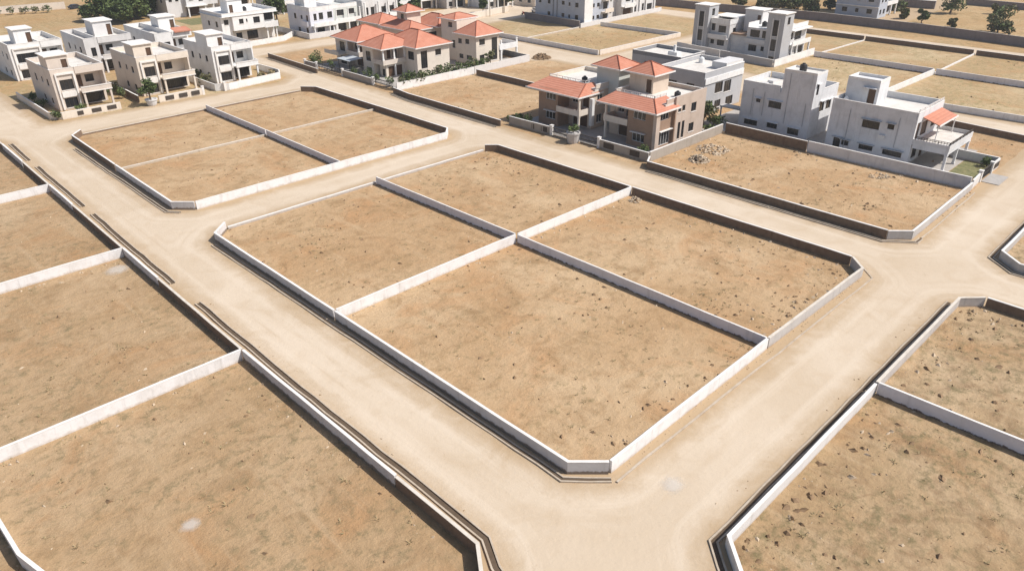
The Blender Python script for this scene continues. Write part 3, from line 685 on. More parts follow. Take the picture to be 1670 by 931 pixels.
walls(v, 'beige', [(93.6, 104, 76.6, 81.48, 0, 6.1, {'-x': [(77.2, 78.6, 3.4, 5.5, 'd'), (79, 80.8, 3.9, 5.4), (77.4, 80.6, .1, 2.3, 'd')], '-y': [(95, 96.4, 3.9, 5.4), (95, 96.4, .8, 2.2)]})], 'frame')
skirt(v, 90.0, 94.4, 76.4, 88.0, 78.6, 86.8, 96.2, 5.85, 7.05)
MB().box(90.9, 94.3, 85.82, 87.5, 5.7, 5.84).build('eave_soffit', 'cream', v)
slab(v, 'roof_terrace', 'roofdeck', 94.45, 103.9, 76.7, 86.8, 6.103, 6.5)
parapet(v, 'cream', 94.6, 104, 76.62, 86.9, 6.503, 7.15, sides='nes')
railing(v, [(94.6, 86.8), (94.6, 79.0), (96.4, 79)], 6.55, .85)
stair_tower(v, 'greenish', 97.8, 102.2, 74.6, 79.2, 0.02, 9.3, None, flat=True, over=.05)
hip(v, 97.1, 102.9, 73.9, 79.9, 9.5, 11.0, name='tower_hip_roof')
slab(v, 'balcony_slab', 'cream', 90.4, 93.59, 76.5, 81.48, 2.75, 3.0); MB().box(90.4, 90.55, 76.5, 81.48, 3.003, 3.7).box(90.55, 93.59, 76.5, 76.65, 3.003, 3.7).build('balcony_parapet', 'cream', v)
column(v, 'cream', 90.65, 76.75, 3.71, 5.8, .15); column(v, 'cream', 90.65, 76.75, .02, 2.74, .15)
MB().box(93.0, 93.59, 75.95, 76.58, .8, 5.2).build('service_shaft', 'white', v)
# yard and compound of the brown villas
tag(slab(None, 'villa_yard', 'paving', 87.2, 107, 60.1, 88.3, .0, .03), kind='structure')

def compound(label, path, h=1.3, mat='grey', cap='coping', pillars=(), gate=None, panels=None, group='front walls of the villas'):
    root = W(label, path, h=h, t=.2, mat=mat, cap=cap, group=group, name='compound_wall')
    for x, y in pillars:
        MB().box(x-.22, x+.22, y-.22, y+.22, 0, h+.28).box(x-.28, x+.28, y-.28, y+.28, h+.283, h+.38).build('pillar', cap if cap else mat, root)
    if panels:
        for p0, p1, face in panels:      # dark grilles let into the wall
            m = MB(); n = 6
            if face == '-x':
                x = p0[0]
                for k in range(n): y = p0[1]+(p1[1]-p0[1])*(k+.5)/n; m.box(x-.045, x+.0, y-.06, y+.06, .35, h-.2)
                m.box(x-.025, x+.0, min(p0[1], p1[1]), max(p0[1], p1[1]), .35, h-.2)
            else:
                y = p0[1]; m.box(p0[0], p1[0], y-.025, y, .35, h-.2)
                for k in range(n): x = p0[0]+(p1[0]-p0[0])*(k+.5)/n; m.box(x-.05, x+.05, y-.045, y, .35, h-.2)
            m.build('grille', 'darkframe', root)
    if gate:
        (xa, ya), (xb, yb) = gate
        m = MB(); n = 14
        for k in range(n+1):
            x, y = xa+(xb-xa)*k/n, ya+(yb-ya)*k/n; m.box(x-.03, x+.03, y-.03, y+.03, .1, 1.5)
        for z in (.15, .8, 1.45): m.box(min(xa, xb)-.04, max(xa, xb)+.04, min(ya, yb)-.04, max(ya, yb)+.04, z-.05, z+.05)
        m.build('gate', 'gatemetal', root)
    return root
compound('grey front wall with grilles before the left brown villa, pillar at its gate', [(86.3, 88.3), (86.6, 79)], 1.4, 'wallgrey', pillars=[(86.6, 78.9)], gate=((86.6, 78.5), (86.4, 74.8)), panels=[((86.33, 87.6), (86.33, 85.6), '-x'), ((86.4, 84.6), (86.4, 82.6), '-x'), ((86.47, 81.8), (86.47, 79.8), '-x')])
compound('grey front wall with grilles before the right brown villa, white pillar at its gate', [(87, 69.2), (86.9, 60)], 1.4, 'wallgrey', pillars=[(87, 69.4)], gate=((86.8, 73), (86.95, 69.8)), panels=[((86.87, 68.4), (86.87, 66.4), '-x'), ((86.83, 63.4), (86.83, 61.6), '-x')])
wall_run('plain bare cement side wall of the right brown villa beside the rubble plot', [(87.1, 60), (106.9, 60.05)], h=1.5, mat='wallgrey', group='front walls of the villas', name='compound_wall')
pl = tag(empty('planter', 86.1, 73.9), 'round grey planter between the gates of the twin brown villas', 'planter')
MB().lathe(86.1, 73.9, [(.85, 0), (.95, .5), (1.05, 1.5), (1.15, 1.55), (1.15, 1.75), (.95, 1.75), (.9, 1.55)]).build('bowl', 'grey', pl)
compound('low grey front wall with white pillars and gate of the villa with red awning', [(107.9, 23.2), (111.6, 23.4)], 1.3, 'palegrey', pillars=[(111.7, 23.4), (116.6, 23.4)], gate=((112, 23.4), (116.3, 23.4)))
compound('white slatted front wall of the villa with red awning, right of its gate', [(116.9, 23.4), (120, 23.4)], 1.3, 'palegrey', panels=[((117.2, 23.27), (119.7, 23.27), '-y')])
wall_run('far side wall of the lawn by the villa with red awning', [(120.2, 23.5), (120.3, 31), (123, 31.2)], h=1.3, mat='palegrey', group='front walls of the villas', name='compound_wall')
tag(slab(None, 'lawn', 'lawn', 112.9, 119.9, 23.9, 27.6, .0, .05), kind='structure')
tag(slab(None, 'driveway_ramp', 'paving', 112, 116.4, 21.0, 23.2, .0, .09), kind='structure')
tag(slab(None, 'villa_yard', 'paving', 108, 126, 27.7, 66, .0, .03), kind='structure')
for xx, y0_, y1_ in ((83.4, 74.2, 79.4), (83.6, 69.2, 73.4)):
    tag(MB().poly([(xx, y0_, .012), (86.4, y0_, .16), (86.4, y1_, .16), (xx, y1_, .012)]).build('driveway_ramp', 'road'), kind='structure')

# --- red-roofed cream villas
GR = 'cream villas with red hipped roofs'
v = house('cream villa with large red hipped roof and open corner balcony, nearest of its group', 91, 130, GR)
walls(v, 'cream', [(97.2, 106, 126.9, 138.2, 0, 5.85, {'-y': [(102.1, 103.7, 3.75, 5.0), (98.2, 99.9, 1.5, 5.1)], '-x': [(128, 130, 3.3, 5.0)]}),
                   (93.6, 97.18, 133.4, 138.2, 0, 5.85, {'-y': [(94.2, 95.2, 3.3, 5.3, 'd'), (95.6, 96.8, 3.3, 5.2)], '-x': [(135.2, 137.2, 2.9, 4.9)]}),
                   (91.4, 93.58, 134.4, 138.2, 0, 5.85, {'-x': [(135.3, 137.0, 2.9, 4.9), (135.3, 137.2, .2, 1.6)]}),
                   (92.2, 97.18, 131.2, 133.38, 0, 2.7, {'-x': [(131.6, 132.6, .2, 1.7)], '-y': [(92.8, 96.4, .1, 2.2, 'd')]})], 'darkframe')
slab(v, 'balcony_slab', 'cream', 91.2, 97.4, 130.6, 134.38, 2.72, 2.95)
MB().box(91.2, 97.18, 130.6, 130.75, 2.953, 3.65).box(91.2, 91.35, 130.76, 134.38, 2.953, 3.65).build('balcony_parapet', 'blush', v)
for x in (91.5, 94.3, 97.0): column(v, 'white', x, 130.95, 3.66, 5.8, .15)
column(v, 'white', 94.4, 130.95, .02, 2.7, .16)
hip(v, 96.4, 106.4, 126.2, 138.8, 6.0, 8.6); hip(v, 90.7, 100.2, 130.4, 138.9, 5.98, 8.1, name='porch_roof')
v = house('cream villa with red hipped roof, second in the row along the road, deep shaded veranda', 92.5, 146, GR)
walls(v, 'cream', [(96.4, 103, 141.6, 151, 0, 5.85, {'-y': [(98, 99.4, 3.8, 5), (100.4, 101.8, 3.8, 5)]}),
                   (93, 96.38, 146.6, 151, 0, 5.85, {'-x': [(147.4, 149.4, 3.1, 5.1), (147.2, 149.6, .3, 2.0)]}), (94.6, 96.38, 142, 146.58, 0, 5.85, {'-x': [(143, 144, 3.2, 5.4, 'd'), (144.6, 145.8, 3.6, 5.2), (142.8, 145.4, .2, 2.2, 'd')]})], 'darkframe')
slab(v, 'balcony_slab', 'cream', 92.6, 94.58, 141.5, 146.58, 2.7, 2.95); MB().box(92.6, 92.75, 141.5, 146.58, 2.953, 3.65).box(92.76, 94.58, 141.5, 141.65, 2.953, 3.65).build('balcony_parapet', 'blush', v)
for y in (141.9, 146.2): column(v, 'white', 92.9, y, 3.66, 5.8, .15)
MB().box(90.6, 92.9, 146.65, 152.2, 2.6, 2.85).box(90.6, 90.75, 146.65, 152.2, 2.853, 3.4).build('side_balcony', 'cream', v)
hip(v, 92.0, 103.4, 141.0, 151.4, 6.0, 8.4)
v = house('cream villa with red hipped roof, tower block and side balconies, right one of the group', 113, 128, GR)
walls(v, 'cream', [(113.0, 120.0, 126.0, 133, 0, 6.25, {'-x': [(130.8, 132.0, 4.2, 5.3), (128.3, 129.6, 4.4, 5.45), (127.5, 129.3, 1.0, 2.0), (130.4, 131.8, 1.0, 2.0)], '-y': [(113.95, 115.65, 4.3, 5.6), (117.7, 119.4, .6, 5.5), (114, 115.4, .5, 2.2)]}),
                   (113.6, 119.6, 133.02, 138.5, 0, 8.9, {'-x': [(134.6, 136, 7.2, 8.3), (133.8, 134.8, 2.8, 4.5)]})], 'darkframe')
hip(v, 112.3, 120.6, 125.3, 133.0, 6.45, 8.9); hip(v, 113.0, 120.2, 133.06, 139.1, 9.0, 10.0, name='tower_hip_roof')
slab(v, 'balcony_slab', 'white', 120.02, 125.8, 125.8, 131, 2.5, 2.75); MB().box(120.02, 125.8, 125.8, 125.95, 2.753, 3.7).box(125.65, 125.8, 125.96, 131, 2.753, 3.7).build('balcony_parapet', 'white', v)
for x in (120.6, 125.6): column(v, 'white', x, 126.0, .02, 2.49, .18); column(v, 'white', x, 126.05, 3.71, 4.6, .16)
walls(v, 'grey', [(120.03, 125.6, 130.2, 133, 0, 2.49, {'-y': [(121, 122.6, .1, 2.2, 'd'), (123.4, 124.8, .8, 2.0)]})])
v = house('cream villa with stepped red roofs and small red-capped tower at the back', 107, 143, GR)
walls(v, 'cream', [(107, 119, 141.5, 152.5, 0, 6.2, {'-y': [(112.3, 114.6, 3.9, 5.5)], '-x': [(143, 144.4, 3.8, 5.0), (148, 149.4, 3.8, 5.0)]})], 'darkframe')
hip(v, 106.4, 113.4, 141.3, 153, 6.4, 8.0); hip(v, 113.55, 121, 139.6, 150, 6.7, 8.9, name='rear_roof')
stair_tower(v, 'cream', 109.8, 113.8, 146.2, 150, 6.4, 9.6, {'-x': [(147.4, 148.6, 8.0, 9.2)]}, over=.02); hip(v, 109, 114.5, 145.5, 150.8, 9.8, 11.2, name='tower_hip_roof')
v = house('small cream villa with plain red hipped roof, farthest of the red-roofed group', 108.5, 158, GR)
walls(v, 'cream', [(108.8, 116, 155.8, 164, 0, 6.0, {'-x': [(158, 160, 3.6, 5.0)], '-y': [(110, 111.2, 3.8, 5)]})], 'darkframe')
hip(v, 108.0, 116.6, 155.2, 164.6, 6.2, 8.0); slab(v, 'porch_slab', 'blush', 108.2, 113, 152.4, 155.78, 4.2, 4.5)
tag(slab(None, 'villa_yard', 'paving', 88, 124, 121, 153, .0, .03), kind='structure')
compound('shaded low front wall of the nearest red-roofed villa with white gate pillars', [(86.6, 139), (86.5, 128.2)], 1.25, 'wallgrey', pillars=[(86.6, 139.2), (86.5, 128)], gate=((86.5, 127.8), (86.6, 121.4)))
compound('shaded low front wall of the second red-roofed villa with white gate pillars', [(86.2, 153.5), (86.3, 149.2)], 1.25, 'wallgrey', pillars=[(86.2, 153.6), (86.3, 149)], gate=((86.4, 148.6), (86.5, 139.6)))
pg = tag(empty('carport', 90.5, 141.5), 'grey sheet carport on thin posts between the two front red-roofed villas', 'carport')
sh = MB(); sh.poly([(88.6, 139.4, 2.75), (92, 139.2, 2.95), (92, 144, 2.95), (88.6, 144.2, 2.75)]); sh.poly([(88.6, 139.4, 2.69), (92, 139.2, 2.89), (92, 144, 2.89), (88.6, 144.2, 2.69)])
sh.poly([(88.6, 139.4, 2.69), (88.6, 144.2, 2.69), (88.6, 144.2, 2.75), (88.6, 139.4, 2.75)]); sh.poly([(88.6, 139.4, 2.69), (92, 139.2, 2.89), (92, 139.2, 2.95), (88.6, 139.4, 2.75)])
sh.build('roof_sheet', 'sheet', pg)
for x, y in ((88.8, 139.7), (88.8, 143.8), (91.8, 139.5), (91.8, 143.8)): MB().tube((x, y, 0), (x, y, 2.7), .06, .06).build('post', 'gatemetal', pg)

# --- modern two-bay houses of the left rows, fronts towards -y
def modern(label, x0, x1, y0, y1, mat, split=None, group='white villas of the upper left rows', tower=(0.1, 3.6, .6, 5.0), red=False, bal=1.2, recess=2.2, side=True, frame='darkframe', mirror=False, detail=True, up=6.35):
    r = house(label, x0, y0, group)
    s = split or x0+(x1-x0)*.42
    op = {'-y': [(x0+1.1, s-.7, 3.55, 5.35), (x0+1.1, s-.7, .4, 2.1)]}
    if side:
        L = y1-y0
        op['-x'] = [(y0+L*.18, y0+L*.18+1.1, 4.1, 5.3), (y0+L*.42, y0+L*.42+.8, 4.3, 5.3), (y0+L*.68, y0+L*.68+1.1, 4.0, 5.3), (y0+L*.2, y0+L*.2+1.2, .8, 1.9), (y0+L*.5, y0+L*.5+1.2, .8, 1.9)]
    walls(r, mat, [(x0, s, y0, y1, 0, up, op),
                   (s+.01, x1, y0+recess, y1, 0, up, {'-y': [(s+.5, s+1.4, 3.3, 5.4, 'd'), (s+2.0, min(s+3.5, x1-.7), 3.95, 5.3), (s+.7, x1-.45, .15, 2.4)]})], frame)
    parapet(r, mat, x0, s, y0, y1, up+.003, up+.95); parapet(r, mat, s+.01, x1, y0-.1, y1, up+.003, up+.95, sides='nse')
    slab(r, 'roof_terrace', 'roofdeck', x0+.2, s-.2, y0+.2, y1-.2, up+.006, up+.06); slab(r, 'roof_terrace', 'roofdeck', s+.03, x1-.2, y0+.1, y1-.2, up+.008, up+.062)
    MB().box(s+.01, x1, y0-.1, y0+recess-.01, up-.25, up-.003).build('balcony_canopy', mat, r)
    slab(r, 'balcony_slab', mat, s+.01, x1+.2, y0-bal, y0+recess-.01, 2.85, 3.1)
    m = MB().box(s+.01, x1+.2, y0-bal, y0-bal+.15, 3.103, 3.85).box(x1+.05, x1+.2, y0-bal+.16, y0+recess-.02, 3.103, 3.85); m.build('balcony_parapet', mat, r)
    MB().box(s+.01, x1+.26, y0-bal-.06, y0-bal-.002, 2.8, 2.95).box(s+.01, x1+.26, y0-bal-.06, y0-bal-.002, 3.7, 3.9).build('balcony_band', 'coping', r)
    for x in (s+.35, x1-.1): column(r, mat, x, y0-bal+.3, .02, 2.84, .17)
    if detail:
        MB().box(x0+.55, x0+.8, y0-.28, y0-.004, .2, up+.2).box(s-.5, s-.25, y0-.28, y0-.004, .2, up+.2).box(x0+.81, s-.51, y0-.28, y0-.004, up-.1, up+.2).box(x0+1.0, s-.6, y0-.2, y0-.004, 2.3, 3.3).build('facade_frame', 'coping', r)
        MB().box(x1-.35, x1-.1, y0-.09, y0+recess-.02, 3.12, up-.26).build('fin_wall', mat, r)
        railing(r, [(s+.8, y0-.02), (s+3.2, y0-.02)], up+1.02, .28, 'rail', .25)
    a, b, c, d = tower
    stair_tower(r, mat, x0+a, x0+b, y0+c, y0+d, up+.065, up+3.1, {'-y': [(x0+b-1.2, x0+b-.25, up+.1, up+2.4)]}, over=.3)
    if red:
        q = MB().poly([(s+.6, y0+recess, up+1.5), (x1-.2, y0+recess, up+1.5), (x1-.1, y0-.6, up+.98), (s+.5, y0-.6, up+.98)])
        q.poly([(s+.5, y0-.6, up+.98), (x1-.1, y0-.6, up+.98), (x1-.1, y0-.6, up+.75), (s+.5, y0-.6, up+.75)]); q.build('tiled_skirt', 'tile', r)
    return r
modern('beige villa with framed facade bay, leftmost of the front row at upper left', 35.2, 44.2, 152.2, 166.5, 'blush', 39.2)
modern('beige villa with bushy planter at its gate, middle of the upper left front row', 50.0, 60.0, 152, 165.5, 'cream', 53.8)
modern('white villa with corner garden, right end of the upper left front row', 64.6, 73.4, 151.6, 165, 'white', 68.7, tower=(-.05, 3.4, 1.2, 6.5))
modern('white villa with open balcony cut off by the left picture edge, second row', 36.4, 46.6, 184, 197.5, 'white', 42.4, tower=(2.6, 6.0, 4.2, 8.5))
modern('white villa with tall stair tower in front of the big dark trees, second row', 49.6, 59.4, 180, 195, 'palegrey', 52.4, tower=(4.6, 8.6, 7, 12), detail=False)
modern('white villa with small red tiled canopy over its balcony, second row', 62.6, 70.8, 175, 193, 'white', 66.4, red=True, tower=(4.2, 8.0, 7.6, 12), detail=False)
GU = 'large houses beyond the left rows'
r = house('broad white house with projecting pale upper floor, beyond the left front row', 86, 190, GU)
walls(r, 'white', [(85.0, 87.6, 190.3, 202, 0, 6.6, {'-y': [(85.7, 86.9, 4.7, 5.95)], '-x': [(192.5, 193.8, 4.0, 5.4), (197, 198.2, 4, 5.2)]}),
                   (87.62, 96.2, 189.4, 202, 3.2, 6.7, {'-y': [(89.3, 90.5, 4.7, 5.9), (91.2, 91.6, 5, 5.8), (93.2, 95.0, 4.5, 6.0)]}),
                   (87.62, 99.8, 191.6, 202, 0, 3.19, {'-y': [(89, 90.6, .6, 2.3), (92, 95, .4, 2.5)]}),
                   (96.22, 100, 191.2, 202, 3.2, 6.7, {'-y': [(97.0, 99.7, 4.6, 6.4)]})], 'darkframe')
parapet(r, 'white', 85, 100, 189.4, 202, 6.75, 7.5); slab(r, 'roof_terrace', 'white', 84.6, 100.3, 189.2, 202.2, 6.61+.1, 6.745)
stair_tower(r, 'white', 89, 93, 194, 198, 6.75, 9.9, {'-y': [(89.4, 90.4, 6.8, 8.8)]})
for x in (97, 99.6): column(r, 'white', x, 190.2, .02, 3.18, .18)
slab(r, 'balcony_slab', 'white', 96.22, 100, 189.4, 191.18, 3.0, 3.25); MB().box(96.22, 100, 189.4, 189.55, 3.253, 4.5).build('balcony_parapet', 'white', r)
r = house('white left half of the twin house with lavender tinted side, upper middle', 107, 184, GU)
walls(r, 'lavender', [(106.2, 113.4, 183.6, 195, 0, 6.4, {'-x': [(184.6, 185.6, 3.9, 5.4, 'd'), (187.4, 188.4, 4.2, 5.2), (190.6, 191.8, 4, 5.4), (185, 186.2, .2, 2.2, 'd'), (189, 190.4, .8, 2)], '-y': [(107.3, 108.2, 4.1, 5.8), (108.9, 110.2, 4.2, 5.9), (111.5, 113, 4.3, 5.9), (108, 110.3, .6, 2.2), (111.7, 113, .7, 2.3)]})], 'darkframe')
parapet(r, 'white', 106.2, 113.4, 183.6, 195, 6.403, 7.4); MB().box(106.4, 113.4, 182.2, 183.59, 2.6, 2.85).box(106.4, 113.4, 182.2, 182.35, 2.853, 3.6).build('balcony', 'white', r)
for x in (106.6, 111.2, 113.2): column(r, 'white', x, 182.5, .02, 2.59, .15)
stair_tower(r, 'white', 107, 110.6, 187, 192, 6.41, 9.4); MB().box(105.6, 106.19, 184.2, 187.2, 2.7, 3.9).build('side_balcony', 'lavender', r)
r = house('greyish right half of the twin house with wide balconies, upper middle', 114, 184, GU)
walls(r, 'greenish', [(113.6, 121.6, 184.4, 195, 0, 6.4, {'-y': [(114.8, 117.2, 4.4, 5.9), (118.6, 120.6, 4.5, 5.9), (114.6, 117.6, .4, 2.4), (118.4, 121, .4, 2.4)]})], 'darkframe')
parapet(r, 'white', 113.6, 121.6, 184.4, 195, 6.403, 7.3); MB().box(113.6, 121.8, 183, 184.39, 2.7, 2.95).box(113.6, 121.8, 183, 183.15, 2.953, 3.9).build('balcony', 'white', r)
for x in (114, 117.8, 121.6): column(r, 'white', x, 183.2, .02, 2.69, .15); column(r, 'white', x, 183.2, 3.91, 6.3, .13)
r = house('grey and white house with tall white piers behind the farthest red roof', 124, 183, GU)
walls(r, 'palegrey', [(123, 134.5, 184, 196, 0, 6.6, {'-y': [(124, 125, 3.6, 5.6), (125.8, 127, 3.4, 5.6), (129.4, 131, 3.8, 5.4), (131.6, 133.8, 3.8, 5.4), (124, 127, .4, 2.2), (129.5, 133.5, .4, 2.2)]})], 'darkframe')
parapet(r, 'palegrey', 123, 134.5, 184, 196, 6.603, 7.5)
for x in (123.4, 128, 131.3, 134.2): column(r, 'white', x, 183.2, .02, 7.0, .2)
MB().box(127.8, 134.6, 183, 183.99, 2.6, 2.9).box(127.8, 134.6, 183, 183.15, 2.903, 3.7).build('balcony', 'white', r)
r = house('unfinished mauve-grey house with dark ground-floor porch, behind the second row', 94, 242, GU)
walls(r, 'palegrey', [(92.5, 98, 243, 254, 0, 7.2, {'-y': [(93.4, 94.4, 4.6, 5.8), (95.4, 96.4, 4.6, 5.8)], '-x': [(246, 247.4, 4.2, 5.6), (250, 251.2, 4.2, 5.6)]}), (98.02, 108, 241.6, 254, 3.1, 7.2, {'-y': [(99, 100.4, 4.6, 6.4), (102, 103.4, 4.2, 6.6), (105, 106.4, 4.6, 6.2)]}), (98.02, 108, 244.5, 254, 0, 3.09, {'-y': [(99, 103, .1, 2.6, 'd')]})], 'darkframe')
parapet(r, 'palegrey', 92.5, 108, 241.6, 254, 7.203, 8.1); slab(r, 'porch_slab', 'white', 97.5, 104, 240.2, 241.59, 3.0, 3.25)
for x in (98, 103.4): column(r, 'white', x, 240.7, .02, 2.99, .18)
stair_tower(r, 'palegrey', 95, 99, 246, 250, 7.21, 10)
r = house('white house with open upper veranda behind the large dark trees, top of the picture', 94, 258, GU)
walls(r, 'white', [(93.5, 104, 258, 268, 0, 6.4, {'-y': [(94.5, 96.5, 3.8, 5.6), (97.5, 102, 3.6, 5.6), (95.5, 97.5, .6, 2.2)]})], 'darkframe'); parapet(r, 'white', 93.5, 104, 258, 268, 6.403, 7.3); slab(r, 'porch_slab', 'white', 93.5, 104, 256.4, 257.99, 3, 3.25)
for x in (94, 99, 103.6): column(r, 'white', x, 256.8, .02, 2.99, .16)
for nm, x, y, mt, dx in (('white house with wide balcony at the top edge, left of the far white house row', 153, 201, 'white', 9), ('dull green-grey house at the top edge behind the red-capped tower', 143, 199, 'greenish', 8.5), ('house with dark shaded veranda at the top edge', 163.5, 196, 'grey', 8), ('bright white villa with flat canopies behind the white wall at the top edge', 172.5, 186, 'white', 9.5),
                         ('pale house half hidden by trees at the top edge, left of centre', 118, 226, 'palegrey', 11), ('white house at the top edge above the unfinished house', 114, 252, 'cream', 10), ('low cream house behind the parked cars at the top edge', 186, 178, 'cream', 8)):
    r = house(nm, x, y, GU)
    hh_ = 3.4 if 'low' in nm else 6.5
    op = [(x+.8, x+2.2, 4.2, 5.6), (x+3, x+4.4, 3.4, 5.6), (x+5.4, x+dx-.8, 4.0, 5.6)] if hh_ > 4 else []
    walls(r, mt, [(x, x+dx, y, y+10, 0, hh_, {'-y': op+[(x+.9, x+2.4, .7, 2.1), (x+3.4, x+dx-1, .2, 2.4)], '-x': [(y+2, y+3.4, hh_-2.3, hh_-1.0), (y+6, y+7.4, hh_-2.3, hh_-1)]})], 'darkframe')
    parapet(r, mt, x, x+dx, y, y+10, hh_+.003, hh_+.9); slab(r, 'roof_terrace', 'roofdeck', x+.2, x+dx-.2, y+.2, y+9.8, hh_+.006, hh_+.06)
    if hh_ > 4:
        MB().box(x+2.6, x+dx+.3, y-1.8, y-.01, 2.8, 3.05).box(x+2.6, x+dx+.3, y-1.8, y-1.65, 3.053, 3.9).build('balcony', 'white', r)
        for q in (x+2.9, x+dx): column(r, 'white', q, y-1.5, .02, 2.79, .17)
        stair_tower(r, mt, x+1, x+4.4, y+3, y+7, hh_+.07, hh_+3)

# --- lavender flats in the middle background
GA = 'blocks of flats in the middle background'
r = house('tall lavender-grey block of flats with plain shaded side and white sunlit edge', 168, 150, GA, 'apartment_block', 'apartment block')
walls(r, 'bluegrey', [(168, 171.6, 141.8, 160.6, 0, 12.6, {'-x': [(149.1, 150.2, z, z+1.05) for z in (1.9, 5.2, 8.6)]+[(143.9, 145.1, z, z+1.25) for z in (1.7, 4.95, 8.4)]+[(154.6, 155.7, z, z+1.1) for z in (1.8, 5.0, 8.4)]+[(146.9, 147.6, z, z+1) for z in (1.8, 5.1, 8.5)]+[(158.2, 159.2, z, z+1) for z in (5.0, 8.4)]}),
                      (171.62, 180, 142.6, 160.6, 0, 12.6, {'-y': [(172.6, 173.6, z, z+1.1) for z in (1.3, 4.6, 8)]+[(174.6, 175.8, z, z+1.1) for z in (1.3, 4.6, 8)]+[(177.4, 179.4, z, z+2.0) for z in (.4, 3.7, 7.1)]})], 'darkframe')
MB().box(168.05, 171.6, 141.6, 141.79, 0, 12.6).build('painted_sunlit_edge', 'white', r)  # white slab over the blue-grey -y face, sunlight put into its colour
MB().tube((167.9, 153.4, .2), (167.9, 153.4, 12), .07, .07).tube((167.9, 151.9, .2), (167.9, 151.9, 12), .07, .07).build('drain_pipe', 'darkframe', r)
for z in (2.9, 6.2, 9.6): MB().box(176.6, 180.4, 141.0, 142.59, z, z+.2).box(176.6, 180.4, 141.0, 141.15, z+.203, z+1.1).build('balcony', 'cream', r)
parapet(r, 'lavender', 168, 180, 141.8, 160.6, 12.603, 13.5)
r = house('cream block of flats with tall white vertical bands beside the lavender block', 186, 148, GA, 'apartment_block', 'apartment block')
walls(r, 'palegrey', [(182.5, 189, 147, 160, 0, 9.6, {'-y': [(183.2, 184.2, z, z+1.2) for z in (4.6, 8)]+[(186, 187, z, z+1.2) for z in (1.2, 4.6, 8)]}), (189.02, 206, 145, 160, 0, 9.6, {'-y': [(190, 194, .3, 2.4, 'd'), (195.6, 196.6, .8, 2.8), (199.4, 200.4, .8, 2.9), (202, 204.6, .8, 2.6), (191, 193.4, 4.2, 5.6), (195.6, 196.6, 4.2, 5.9), (199.4, 200.4, 4.2, 5.9), (202.4, 204.6, 4.2, 5.6)]})], 'darkframe')
for x in (194.6, 198, 201.2, 205.6): MB().box(x-.25, x+.25, 144.6, 144.99, 0, 9.5).build('vertical_band', 'white', r)
MB().box(189.1, 194.3, 143.6, 144.98, 2.7, 3.0).box(189.1, 194.3, 143.6, 143.75, 3.003, 3.9).build('balcony', 'white', r)
parapet(r, 'cream', 182.5, 206, 145, 160, 9.603, 10.4)

# --- twin grey villas with towers
GT = 'twin grey villas with slit-window towers'
def twin(label, yt0, yt1, yb0, yb1, x):
    r = house(label, x, yb0, GT)
    walls(r, 'midgrey', [(x, x+4.2, yt0, yt1, 0, 10.3, {'-x': [((yt0+yt1)/2-.75, (yt0+yt1)/2+.55, 5.6, 9.0), ((yt0+yt1)/2-.75, (yt0+yt1)/2+.55, 2.4, 4.9), ((yt0+yt1)/2-.7, (yt0+yt1)/2+.6, .4, 1.2)],
                                                           '-y': [(x+1.4, x+2.6, 8.0, 9.6)]})], 'darkframe')
    MB().box(x-.2, x+4.4, yt0-.2, yt1+.2, 10.303, 10.5).build('tower_roof', 'coping', r)
    MB().box(x-.12, x-.004, (yt0+yt1)/2-1.0, (yt0+yt1)/2-.76, .3, 9.3).box(x-.12, x-.004, (yt0+yt1)/2+.56, (yt0+yt1)/2+.8, .3, 9.3).build('tower_fin', 'palegrey', r)
    return r
r = twin('grey villa with slit-window tower at its left end, left one of the twin villas', 98.4, 102.2, 93.2, 102.2, 162)
walls(r, 'palegrey', [(163.4, 172, 93.3, 98.38, 0, 6.5, {'-x': [(94.2, 96.2, 4.6, 6.1), (97.1, 98.1, 4.8, 6.4), (94.3, 96.2, 1.6, 2.9), (97, 98, 1.8, 2.8)], '-y': [(165, 166.4, 4.2, 5.6)]}), (164.5, 172, 88.6, 93.28, 0, 4.4)], 'darkframe')
parapet(r, 'white', 163.2, 172.2, 93.2, 98.38, 6.503, 7.6); MB().box(162.4, 163.39, 93.3, 98.38, 3.2, 3.4).box(162.4, 162.55, 93.3, 98.38, 3.403, 4.2).build('balcony', 'palegrey', r)
slab(r, 'roof_terrace', 'roofdeck', 163.4, 172, 93.4, 98.2, 6.506, 6.56); MB().box(166.4, 172, 93.25, 99.5, 7.61, 7.75).build('roof_slab', 'coping', r)
slab(r, 'porch_roof', 'brown', 164, 170, 88.7, 93.1, 4.41, 4.7)
r = twin('grey slit-window tower villa with sunlit white side, right one of the twins', 79.3, 83.3, 79.3, 90, 162)
walls(r, 'palegrey', [(163.2, 172, 83.32, 88.6, 0, 6.6, {'-x': [(85.4, 87.8, 4.6, 6.2), (83.8, 84.8, 4.6, 6.2), (85.8, 87.8, 1.5, 2.9), (83.7, 84.7, 1.8, 2.8)]}), (166.22, 175, 80, 83.31, 0, 6.6, {'-y': [(167.4, 168.6, 4.2, 5.8), (169.4, 172.6, 3.9, 5.9), (168, 169.2, .6, 2.3), (170.4, 171.4, .5, 2.3), (172.2, 174.2, .5, 2.3)]})], 'darkframe')
parapet(r, 'white', 163.2, 175, 79.9, 88.6, 6.65, 7.5, sides='ns'); slab(r, 'roof_terrace', 'white', 163.2, 175.2, 83.4, 88.6, 6.603, 6.648)
stair_tower(r, 'palegrey', 168.2, 172, 88.0, 92.4, 4.75, 9.6, {'-x': [(88.3, 89.2, 6.8, 8.6)]})
MB().box(166.3, 175.2, 78.7, 79.98, 3.1, 3.35).box(166.3, 175.2, 78.7, 78.85, 3.353, 4.1).box(166.3, 175.2, 78.7, 79.98, 6.3, 6.5).build('balcony', 'white', r)
for x in (166.6, 169, 172.2, 175): column(r, 'white', x, 78.95, .02, 3.09, .16)
